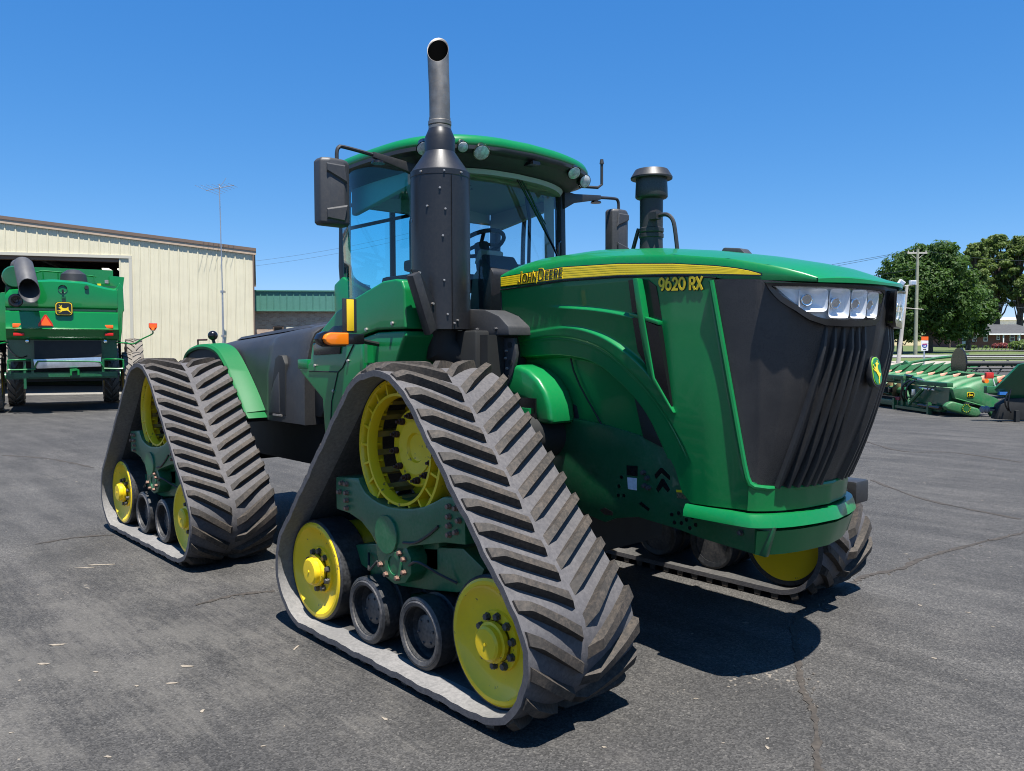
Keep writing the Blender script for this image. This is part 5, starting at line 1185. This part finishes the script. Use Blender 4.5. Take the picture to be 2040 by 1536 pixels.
# feeder opening with the auger inside
for y in (2.6,4.9): HP('feeder_post', MB().bb(-.42,-.16,y-.09,y+.09,.10,1.02), HG, bevel=.02)
HP('feeder_beam', MB().bb(-.44,-.14,2.5,5.0,.94,1.08), HG, bevel=.02)
HP('auger_tube', MB().cyl((.10,2.5,.56),(.10,5.0,.56),.12,n=16), HGL)
AUG = mat('worn_auger', (.48,.30,.16), .45, metal=.3, var=.3)
for y0, d in ((2.9,1),(3.55,1),(4.2,1)):
    rr_ = []
    for k in range(19):
        a = 2*math.pi*k/18; rr_.append([(.10+.12*math.cos(a), y0+.5*k/18, .56+.12*math.sin(a)), (.10+.27*math.cos(a), y0+.5*k/18, .56+.27*math.sin(a))])
    HP('auger_flight', MB().loft(rr_, closed=False), AUG, ang=60)
HP('gearbox', MB().cyl((.0,2.65,.50),(-.14,3.05,.46),.11,.09,n=14), BLACKG); HP('red_stop', MB().bb(-.45,-.25,2.70,3.0,.30,.40), mat('dull_red', (.28,.03,.03), .6))
for a, b in (((-.40,1.35,.72),(-.50,2.0,.22)),((-.40,2.4,.70),(-.50,1.9,.22))): HP('brace', MB().tube([a, b], .05, 6), HG)
HP('drive_shaft', MB().cyl((-.45,.3,.22),(-.45,1.5,.24),.05,n=12), BLACKG)
for y in (2.2,1.9,5.3,5.7):
    HP('hydraulic_hose', MB().tube(smoothpath([(-.36,y,.95),(-.55,y+.05,.80),(-.58,y+.1,.5),(-.45,y+.2,.30)],4), .03, 8), BLACKG)
for y in (.9,3.0,5.4,7.4): HP('stand', MB().bb(-.50,-.40,y-.05,y+.05,0,.36), HG)
for y0, y1 in ((.9,3.0),(5.4,7.4)): HP('stand_rail', MB().bb(-.48,-.42,y0,y1,.06,.14), GREEN_D)
for k, (y, z) in enumerate(((1.7,1.0),(2.2,1.05),(5.3,1.02),(6.0,1.0),(6.6,.98))): HP('cylinder', MB().cyl((-.3,y,z),(-.3,y+.45,z+.02),.05,n=10), (GREEN_D,BLACKG,HG)[k % 3])
rh = random.Random(9)
for k in range(30):
    y = rh.uniform(.4,7.6); z = rh.uniform(.3,1.05); m_ = rh.choice([BLACKG, DARK, GREEN_D, HG, GALV, BLACKG])
    if k % 3 == 0: HP('bracket', MB().box((-.40,y,z),(.12,rh.uniform(.06,.2),rh.uniform(.05,.22)),rz=rh.uniform(-.3,.3)), m_, bevel=.01)
    elif k % 3 == 1: HP('hydraulic_hose', MB().tube(smoothpath([(-.36,y,z),(-.46,y+.12,z-.10),(-.44,y+.3,z-.14),(-.36,y+.45,z-.02)],3), .018, 6), BLACKG)
    else: HP('pipe', MB().tube([(-.38,y,z),(-.38,y+rh.uniform(.3,.9),z+rh.uniform(-.05,.05))], rh.uniform(.012,.03), 6), m_)
# second corn header behind it
HB = thing('corn_header', 'farther green corn header with pale snouts behind the badged one', 'header', B(17.0,38.5), RZ0+R(-62))
HP('top_beam', MB().bb(-.2,.1,-2.2,7.5,.95,1.12), HG, HB, bevel=.02); HP('back_wall', MB().bb(-.1,0,-2.2,7.5,.2,.95), GREEN_D, HB); HP('deck', MB().bb(0,.8,-2.2,7.5,.3,.5), GREEN_D, HB)
for k in range(12):
    y = -1.9+.8*k
    HP('snout', MB().loft([[(.1,y-.3,.55),(.1,y,.95),(.1,y+.3,.55)],[(.9,y-.14,.85),(.9,y,1.15),(.9,y+.14,.85)],[(1.5,y-.01,1.26),(1.5,y,1.28),(1.5,y+.01,1.26)]]), HGL, HB, ang=60)
HP('hitch_frame', MB().prism([(-.5,.3),(-.6,1.1),(-.35,1.35),(-.1,1.2),(-.1,.3)], 'y', 3.2, 3.4), HG, HB, bevel=.03); HP('lift_arm', MB().tube([(-.3,3.3,1.2),(.5,4.4,1.45),(.9,6.4,1.62)], .07, 8), HG, HB)
HP('warning_flag', MB().prism([(-.3,1.1),(-.26,1.75),(-.1,1.7),(-.05,1.1)], 'y', -.8, -.75), mat('flag_stripe', (.75,.25,.03), .6), HB)
# draper header with its reel
HC = thing('draper_header', 'wide grain header with a black tined reel behind the corn header', 'header', B(PXR(1912,31.5),31.5), RZ0+R(-4))
rz_ = PZ(727,31.5); rl = HP('reel_shaft', MB().cyl((0,0,rz_),(6.5,0,rz_),.10,n=12), BLACK, HC)
HP('reel_disc', MB().cyl((-.06,0,rz_),(0,0,rz_),.62,n=28), BLACKG, rl); HP('reel_disc', MB().cyl((4.5,0,rz_),(4.56,0,rz_),.58,n=28), BLACKG, rl)
for k in range(6):
    a = math.pi*2*k/6+.35; yy, zz = .50*math.cos(a), rz_+.50*math.sin(a)
    b_o = HP('reel_bat', MB().cyl((0,yy,zz),(6.5,yy,zz),.03,n=6), BLACK, rl)
    mb = MB()
    for q in range(42 if k == 1 else 0):
        xx = .1+q*.15; mb.tube([(xx,yy,zz),(xx+.05,yy*1.0-.03,zz+.24)], .013, 4)
    if k == 1: o = HP('tine_row', mb, BLACK, rl, smooth=False); o['kind'] = 'stuff'
for k in range(7):
    xx = .5+.9*k; HP('reel_strut', MB().tube([(xx,0,rz_-.45),(xx+.4,0,rz_+.12)], .03, 6), BLACK, rl); HP('reel_strut', MB().tube([(xx+.8,0,rz_-.45),(xx+.4,0,rz_+.12)], .03, 6), BLACK, rl)
HP('cutter_beam', MB().bb(-.6,6.5,-.9,-.6,.55,.75), BLACK, HC); HP('frame_beam', MB().bb(-.8,6.5,.4,.8,.45,.75), HG, HC); HP('deck', MB().bb(-.8,6.5,-.6,.4,.45,.55), GREEN_D, HC)
HP('lift_arm', MB().tube([(-.9,.6,.75),(-.3,-.5,1.0),(2.0,-.7,.75)], .07, 8), HG, HC)
for xx in (1.0,2.3): HP('marker', MB().bb(xx,xx+.25,-.95,-.90,.6,.72), ORANGE, HC)
HP('gear_cover', MB().bb(3.2,3.7,-1.1,-.6,.7,1.1), HG, HC, bevel=.08)
# divider end of a third header entering at the right edge
HD = thing('header_end', 'tall dark green header end with red lamp at the right edge of the photo', 'header', B(12.75,20.9), RZ0)
mb = MB().prism([(-.30,.72),(-.05,1.05),(.25,1.50),(.9,1.6),(.9,.45),(.2,.62)], 'y', .1, .2); mb.v = [(p_[0], p_[1]-.45*(p_[2]-.6), p_[2]) for p_ in mb.v]; HP('end_plate', mb, GREEN_D, HD, bevel=.02)  # lean added to the plate so its face turns from the sun and darkens
HP('inner_housing', MB().prism([(-.12,.06),(.9,.02),(.9,.62),(.2,.60),(-.02,.45)], 'y', .0, .3), DARK, HD, bevel=.03); HP('hub_boot', MB().lathe([(.001,-.08),(.07,-.08),(.10,-.04),(.07,.0),(.10,.05),(.08,.12),(.05,.14),(.05,.5)], (-.32,.25,.30), 'x', 18), mat('grey_boot', (.20,.20,.21), .5), HD)
HP('auger_shaft', MB().cyl((-.3,.25,.30),(.3,.25,.36),.05,n=10), BLACKG, HD); HP('top_bracket', MB().bb(-.40,-.05,0.0,.15,.74,.92), HG, HD, bevel=.02)
o = HP('red_lamp', MB().bb(-.42,-.22,.0,.1,1.12,1.28), mat('lamp_red', (.5,.03,.02), .3), HD, bevel=.02); HP('amber_lamp', MB().cyl((-.42,-.02,1.06),(-.42,.1,1.06),.06,n=12), AMBER, o); HP('lamp_stem', MB().tube([(-.2,.1,1.15),(-.12,.1,.9),(-.2,.1,.7)], .015, 6), WHITE, o)
HP('hydraulic_hose', MB().tube(smoothpath([(.02,-.2,.75),(-.06,-.25,.62),(-.06,-.25,.45),(.05,-.2,.3)],4), .02, 6), BLACKG, HD); HP('hydraulic_hose', MB().tube(smoothpath([(.10,-.2,.85),(.0,-.28,.6),(.02,-.25,.40),(.12,-.2,.25)],4), .02, 6), BLACKG, HD)
HP('blue_clip', MB().bb(-.10,.10,-.06,.05,.70,.78), mat('blue_plastic', (.03,.15,.45), .4), HD)
HP('stand', MB().bb(.25,.35,-.2,-.1,0,.3), DARK, HD)

# ---------------------------------------------------------------- poles, wires, sign
WOOD = mat('weathered_pole', (.24,.25,.19), .9, var=.2, vs_=3); GPOLE = mat('grey_pole', (.42,.40,.36), .85, var=.15, vs_=3)
ua = 78.0; ub = B(PXR(1823,ua), ua, rise(ua)-.1); ztop = PZ(500,ua)-ub.z
up_ = thing('utility_pole', 'tall greenish wooden utility pole with a crossarm left of the maple', 'utility pole', ub, RZ0)
MB().cyl((0,0,0),(.05,0,ztop),.19,.13,n=12).build('pole', WOOD, up_); MB().bb(-.95,.95,-.06,.06,ztop-.45,ztop-.30).build('crossarm', GPOLE, up_)
for k in (-.85,-.35,.85): MB().lathe([(.001,.0),(.045,0),(.06,.06),(.035,.10),(.05,.15),(.001,.17)], (k,0,ztop-.30), 'z', 10).build('insulator', GPOLE, up_)
for s in (-1, 1): MB().tube([(s*.7,0,ztop-.42),(.04,0,ztop-1.0)], .025, 6).build('crossarm_brace', GPOLE, up_)
def wire(name, label, p, q, sag, r=.018):
    P, Q = Vector(p), Vector(q); pts = [P.lerp(Q, t/14)-Vector((0,0,sag*4*(t/14)*(1-t/14))) for t in range(15)]
    return tag(MB().tube(pts, r, 5).build(name, BLACK), label, 'wire', 'overhead wires')
ar = lambda dx, dz: ub+rt*dx+Vector((0,0,ztop+dz))
far = [B(14,190,rise(190)+9.5), B(14.6,190,rise(190)+9.5), B(15.2,190,rise(190)+9.3)]
wire('power_line', 'topmost overhead wire running left from the utility pole crossarm', ar(-.85,-.2), far[0], .8); wire('power_line', 'middle overhead wire running left from the utility pole crossarm', ar(-.35,-.2), far[1], 1.2); wire('telephone_line', 'lowest thick overhead wire running left from the utility pole', ar(0,-1.9), B(15,190,rise(190)+7.6), 1.0, .03)
wire('power_line', 'thin overhead wire running right from the crossarm behind the trees', ar(.85,-.2), B(90,120,16.5), 1.2); wire('power_line', 'lower overhead wire crossing to the right behind the tall trees', ar(0,-2.6), B(90,130,9.0), 1.6, .025)
wire('power_line', 'long far wire low in the sky left of the cab', B(-60,150,17.5), B(-20,170,27.0), 1.0, .02); wire('power_line', 'second far wire low in the sky left of the cab', B(-60,150,16.6), B(-20,170,26.0), 1.0, .02)
la = 60.0; lb = B(PXR(1789,la), la, rise(la)-.1); lz = PZ(572,la)-lb.z; lx = PXR(1804,la)-PXR(1789,la)
lp = thing('light_pole', 'leaning pale pole with two floodlights in front of the dark tree', 'light pole', lb, RZ0)
MB().cyl((0,0,0),(lx,0,lz),.15,.11,n=12).build('pole', GPOLE, lp)
for dx, m in ((-.42,Matrix.Rotation(R(35),3,'Y')),(.42,Matrix.Rotation(R(0),3,'Y'))):
    o = MB().box((lx+dx,0,lz+.22),(.42,.28,.34),m=m).build('floodlight', WHITE, lp); MB().box((lx+dx,-.15,lz+.20),(.34,.02,.22),m=m).build('lens', GALV, o)
MB().tube([(lx-.45,0,lz-.05),(lx+.45,0,lz+.05)], .04, 6).build('lamp_bar', GPOLE, lp)
MB().tube([(lx*.72,0,lz*.72),(lx*.72+1.4,0,lz*.70)], .03, 6).build('service_mast', GPOLE, lp)
sa_ = 46.0; sb_ = B(PXR(1841,sa_), sa_, rise(sa_))
sg_ = thing('road_sign', 'white detour route sign with an orange top panel and a 64 shield', 'road sign', sb_, RZ0)
MB().bb(-.03,.03,.0,.04,0,PZ(676,sa_)).build('post', GALV, sg_)
sx0, sx1 = -.20, .20
for nm, y0, y1, m_ in (('orange_panel',675,682.5,ORANGE),('direction_panel',683,688,WHITE),('route_panel',688.5,697.5,WHITE),('arrow_panel',698,703,WHITE)):
    MB().bb(sx0,sx1,-.03,-.01,PZ(y1,sa_)-.0,PZ(y0,sa_)).build(nm, m_, sg_, smooth=False)
zc = PZ(693,sa_); BLUE = mat('sign_blue', (.02,.06,.35), .5); SRED = mat('sign_red', (.5,.03,.03), .5)
MB().prism([(-.15,zc+.06),(.15,zc+.06),(.15,zc-.03),(.10,zc-.09),(0,zc-.12),(-.10,zc-.09),(-.15,zc-.03)], 'y', -.036, -.028).build('route_shield', BLUE, sg_, smooth=False); MB().prism([(-.14,zc+.065),(-.12,zc+.11),(.12,zc+.11),(.14,zc+.065)], 'y', -.036, -.028).build('shield_top', SRED, sg_, smooth=False)
lettering('route_number', '64', .15, WHITE, sg_, (0,-.04,zc-.07), (R(90),0,0), off=.004, align='CENTER'); za = PZ(700.5,sa_)
MB().prism([(-.10,za+.015),(.02,za+.015),(.02,za+.04),(.10,za),(.02,za-.04),(.02,za-.015),(-.10,za-.015)], 'y', -.036, -.028).build('arrow', BLACKG, sg_, smooth=False)

# ---------------------------------------------------------------- house, barn, bushes, trees
BRK2, nt_, b_ = new_mat('red_brick'); c_ = coords(nt_)
nt_.links.new(ramp(nt_, noise(nt_, c_, 9, 4), [(.35,(.13,.05,.038)),(.65,(.24,.10,.075))]), b_.inputs['Base Color']); b_.inputs['Roughness'].default_value = .9
SHING = mat('grey_shingle', (.055,.057,.060), .9, var=.2, vs_=3)
ha = 112.0; hb = B(PXR(1916,ha), ha, rise(ha)); s_ = ha/1602.8
hs = thing('brick_house', 'single-storey red brick house with a grey hip roof behind the trees', 'house', hb, RZ0)
def hz(py): return PZ(py,ha)-hb.z
W_ = 11.5; ze, zr = hz(668), hz(647.5)
MB().bb(0,W_,0,8,-.3,ze).build('wall', BRK2, hs); MB().bb(-.01,.62,-.06,-.0,-.2,ze-.05).build('end_siding', mat('pale_siding', (.42,.46,.52), .6), hs)
mb = MB().add([(-.5,-.7,ze),(W_+.5,-.7,ze),(W_+.5,8.7,ze),(-.5,8.7,ze),(4.6,4,zr),(W_-1.5,4,zr)], [(0,1,5,4),(1,2,5),(2,3,4,5),(3,0,4),(0,3,2,1)]); ro = mb.build('roof', SHING, hs, smooth=False)
MB().bb(-.52,W_+.52,-.74,-.66,ze-.16,ze+.03).build('gutter', WHITE, ro)
for a, b, c, d in ((1936,1944,670,683),(1958,1966,669,683),(1984,1990,669,680),(2010,2020,667,683),(2025,2032,668,680)):
    x0, x1 = (a-1916)*s_, (b-1916)*s_; o = MB().bb(x0,x1,-.06,.05,hz(d),hz(c)).build('window', WHITE, hs); MB().bb(x0+.08,x1-.08,-.08,-.03,hz(d)+.1,hz(c)-.08).build('pane', BLACKG, o); MB().bb(x0+.08,x1-.08,-.09,-.075,(hz(d)+hz(c))/2-.03,(hz(d)+hz(c))/2+.03).build('muntin', WHITE, o)
for xx in ((1993-1916)*s_, (2024-1916)*s_): MB().bb(xx-.07,xx+.07,-.6,-.46,0,ze-.16).build('porch_post', WHITE, hs)
bn = thing('white_barn', 'long low white barn behind the house', 'barn', B(PXR(1972,165),165,rise(165)), RZ0)
MB().bb(0,24,0,10,0,PZ(640,165)-rise(165)).build('wall', WHITE, bn); MB().prism([(-.5,PZ(640,165)-rise(165)),(10.5,PZ(640,165)-rise(165)),(5,PZ(634,165)-rise(165))], 'x', -.4, 24.4).build('roof', mat('barn_roof', (.70,.72,.73), .5), bn)
def leafmat(name, c0, c1):
    m, nt, b = new_mat(name); oi = N(nt, 'ShaderNodeNewGeometry')
    nt.links.new(ramp(nt, oi.outputs['Random Per Island'], [(0,c0),(1,c1)]), b.inputs['Base Color']); b.inputs['Roughness'].default_value = .55
    b.inputs['Specular IOR Level'].default_value = .25
    t = N(nt, 'ShaderNodeBsdfTranslucent'); t.inputs[0].default_value = (c1[0]*1.3, c1[1]*1.5, c1[2], 1); mx = N(nt, 'ShaderNodeMixShader'); mx.inputs[0].default_value = .35
    nt.links.new(b.outputs[0], mx.inputs[1]); nt.links.new(t.outputs[0], mx.inputs[2]); nt.links.new(mx.outputs[0], nt.nodes['Material Output'].inputs[0]); return m
BARK = mat('bark', (.085,.065,.05), .95, var=.3, vs_=4)
MAPLE = leafmat('maple_leaves', (.026,.060,.014), (.068,.125,.030)); ASH = leafmat('ash_leaves', (.07,.105,.03), (.15,.20,.06)); BUSHM = leafmat('bush_leaves', (.05,.09,.02), (.13,.19,.05)); REDL = leafmat('red_leaves', (.14,.03,.035), (.28,.08,.08))
def leaves(clumps, n, size, seed, m, name, par):
    rng = random.Random(seed); vs_, fs = [], []
    tot = sum(c[3]**2 for c in clumps)
    for (x, y, z, r) in clumps:
        for _ in range(int(n*r*r/tot)):
            d = Vector((rng.gauss(0,1), rng.gauss(0,1), rng.gauss(0,1))).normalized(); q = r*(rng.random()**.45)
            c = Vector((x, y, z))+Vector((d.x*q, d.y*q, d.z*q*.75))
            nrm = (d+Vector((rng.uniform(-.8,.8), rng.uniform(-.8,.8), rng.uniform(-.2,1.0)))).normalized(); a = nrm.orthogonal().normalized(); b = nrm.cross(a)
            k = size*rng.uniform(.6,1.3); o = len(vs_); th = rng.uniform(0,6.28); a, b = a*math.cos(th)+b*math.sin(th), b*math.cos(th)-a*math.sin(th)
            vs_ += [c-a*k, c-b*k*.55+nrm*k*.15, c+a*k, c+b*k*.55+nrm*k*.15]; fs.append((o,o+1,o+2,o+3))
    me = bpy.data.meshes.new(name); me.from_pydata([tuple(v) for v in vs_], [], fs); me.materials.append(m)
    return put(name, me, par)
def tree(label, px, a, top, wpx, base_py, seed, m, n=9000, crown0=.28, kind='broad', leaf=.30, lean=0):
    rng = random.Random(seed); b0 = B(PXR(px,a), a, rise(a)-.1); h = PZ(top,a)-b0.z; wr = wpx/1602.8*a/2
    t = thing('broadleaf_tree' if kind == 'broad' else 'tall_tree', label, 'tree', b0, RZ0, 'trees along the road')
    mb = MB(); r0 = .028*h+.10
    mb.tube([(0,0,0),(lean*.15,.05,h*.25),(lean*.4,0,h*.5),(lean*.8,0,h*.85)], [r0,r0*.75,r0*.5,r0*.12], 9)
    cl = []
    nb = 34 if kind == 'broad' else 46
    for k in range(nb):
        u = (k+.5)/nb; zz = h*(crown0+(1-crown0)*u**.85)
        env = (math.sin(math.pi*min(1, .14+.86*u))**.65 if kind == 'broad' else math.sin(math.pi*(.12+.85*u))**.8)
        ang = k*2.4+rng.uniform(-.4,.4); q = wr*env*rng.uniform(.45,.82)
        cxx, cyy = q*math.cos(ang)+lean*zz/h, q*math.sin(ang)*.8; rr_ = wr*(rng.uniform(.24,.40) if kind == 'broad' else rng.uniform(.15,.26))
        cl.append((cxx, cyy, min(zz, h-rr_*.7), rr_)); zb = zz-h*rng.uniform(.10,.2)
        mb.tube([(lean*.3,0,max(h*.18,zb-h*.08)),(cxx*.5,cyy*.5,zb),(cxx,cyy,min(zz,h-rr_*.7))], [r0*.30,r0*.2,r0*.06], 5)
        for _ in range(4):
            d = Vector((rng.gauss(0,1),rng.gauss(0,1),rng.gauss(0,.7))).normalized()*rr_*.95; cl.append((cxx+d.x, cyy+d.y, min(zz+d.z, h-.3), rr_*rng.uniform(.28,.5)))
    if kind == 'broad': cl += [(0,0,h*(crown0+(1-crown0)*k),wr*.42) for k in (.25,.5,.72)]
    mb.build('trunk', BARK, t, ang=60); leaves(cl, n, leaf, seed, m, 'crown', t); return t
tree('big dark green maple with a spreading crown right of the utility pole', 1850, 84, 494, 205, 703, 11, MAPLE, 30000, .20, leaf=.20)
tree('smaller dark tree behind the leaning light pole', 1792, 80, 556, 90, 703, 12, MAPLE, 12000, .22, leaf=.19)
tree('dark green tree in front of the house, right of the maple', 1928, 90, 575, 105, 700, 13, MAPLE, 13000, .30, leaf=.20)
tree('pointed light green tree rising just right of the maple', 1938, 118, 488, 84, 692, 14, ASH, 13000, .34, 'tall', .20)
tree('tallest bare-trunked light green tree above the house', 1984, 122, 472, 100, 692, 15, ASH, 15000, .40, 'tall', .20)
tree('light green tall tree at the right edge above the house', 2030, 120, 474, 96, 692, 16, ASH, 15000, .36, 'tall', .20)
def bush(label, px, a, py0, wpx, hpx, seed, m, n=1500, leaf=.12):
    rng = random.Random(seed); b0 = B(PXR(px,a), a, rise(a)); wr = wpx/1602.8*a/2; hh = hpx/1602.8*a
    t = thing('bush', label, 'bush', b0, RZ0); cl = [(rng.uniform(-.6,.6)*wr, rng.uniform(-.5,.5)*wr, hh*rng.uniform(.3,.7), wr*.42) for _ in range(9)]
    leaves(cl, n, leaf, seed, m, 'foliage', t); mb = MB()
    for c in cl[:5]: mb.tube([(0,0,0),(c[0],c[1],c[2])], [.03,.01], 5)
    mb.build('stems', BARK, t)
bush('round green bush at the right edge before the house', 2032, 88, 700, 50, 22, 21, BUSHM, 2600, .16); bush('reddish low shrub along the house front', 1992, 106, 698, 34, 9, 22, REDL, 1400); bush('small yellow-green shrub before the house door', 1964, 106, 698, 10, 6, 23, BUSHM, 500)
bush('small pale shrub near the left corner of the house', 1938, 106, 698, 12, 6, 24, BUSHM, 500); bush('dark low shrub at the pale end wall of the house', 1918, 108, 698, 22, 8, 25, MAPLE, 700)
cl = [(PXR(px,330), rr_, PZ(659,330)+0, 5.0) for px, rr_ in ((1745+k*9, random.uniform(-8,8)) for k in range(36))]
me_ = leaves([(x, y, z+random.uniform(-1,1.5), r) for x, y, z, r in cl], 9000, .8, 31, MAPLE, 'far_woods', None); me_.location = B(0,330,0); me_.rotation_euler = (0,0,RZ0); struct(me_, 'stuff'); me_['label'] = 'far dark line of woods beyond the field'
po = thing('field_post', 'thin dark wooden post in the field left of the house', 'post', B(PXR(1891,110),110,rise(110)), RZ0); MB().cyl((0,0,0),(0,0,2.9),.14,n=8).build('shaft', BARK, po)
MB().bb(-.2,.2,-.03,.03,2.3,2.42).build('cross_piece', BARK, po)
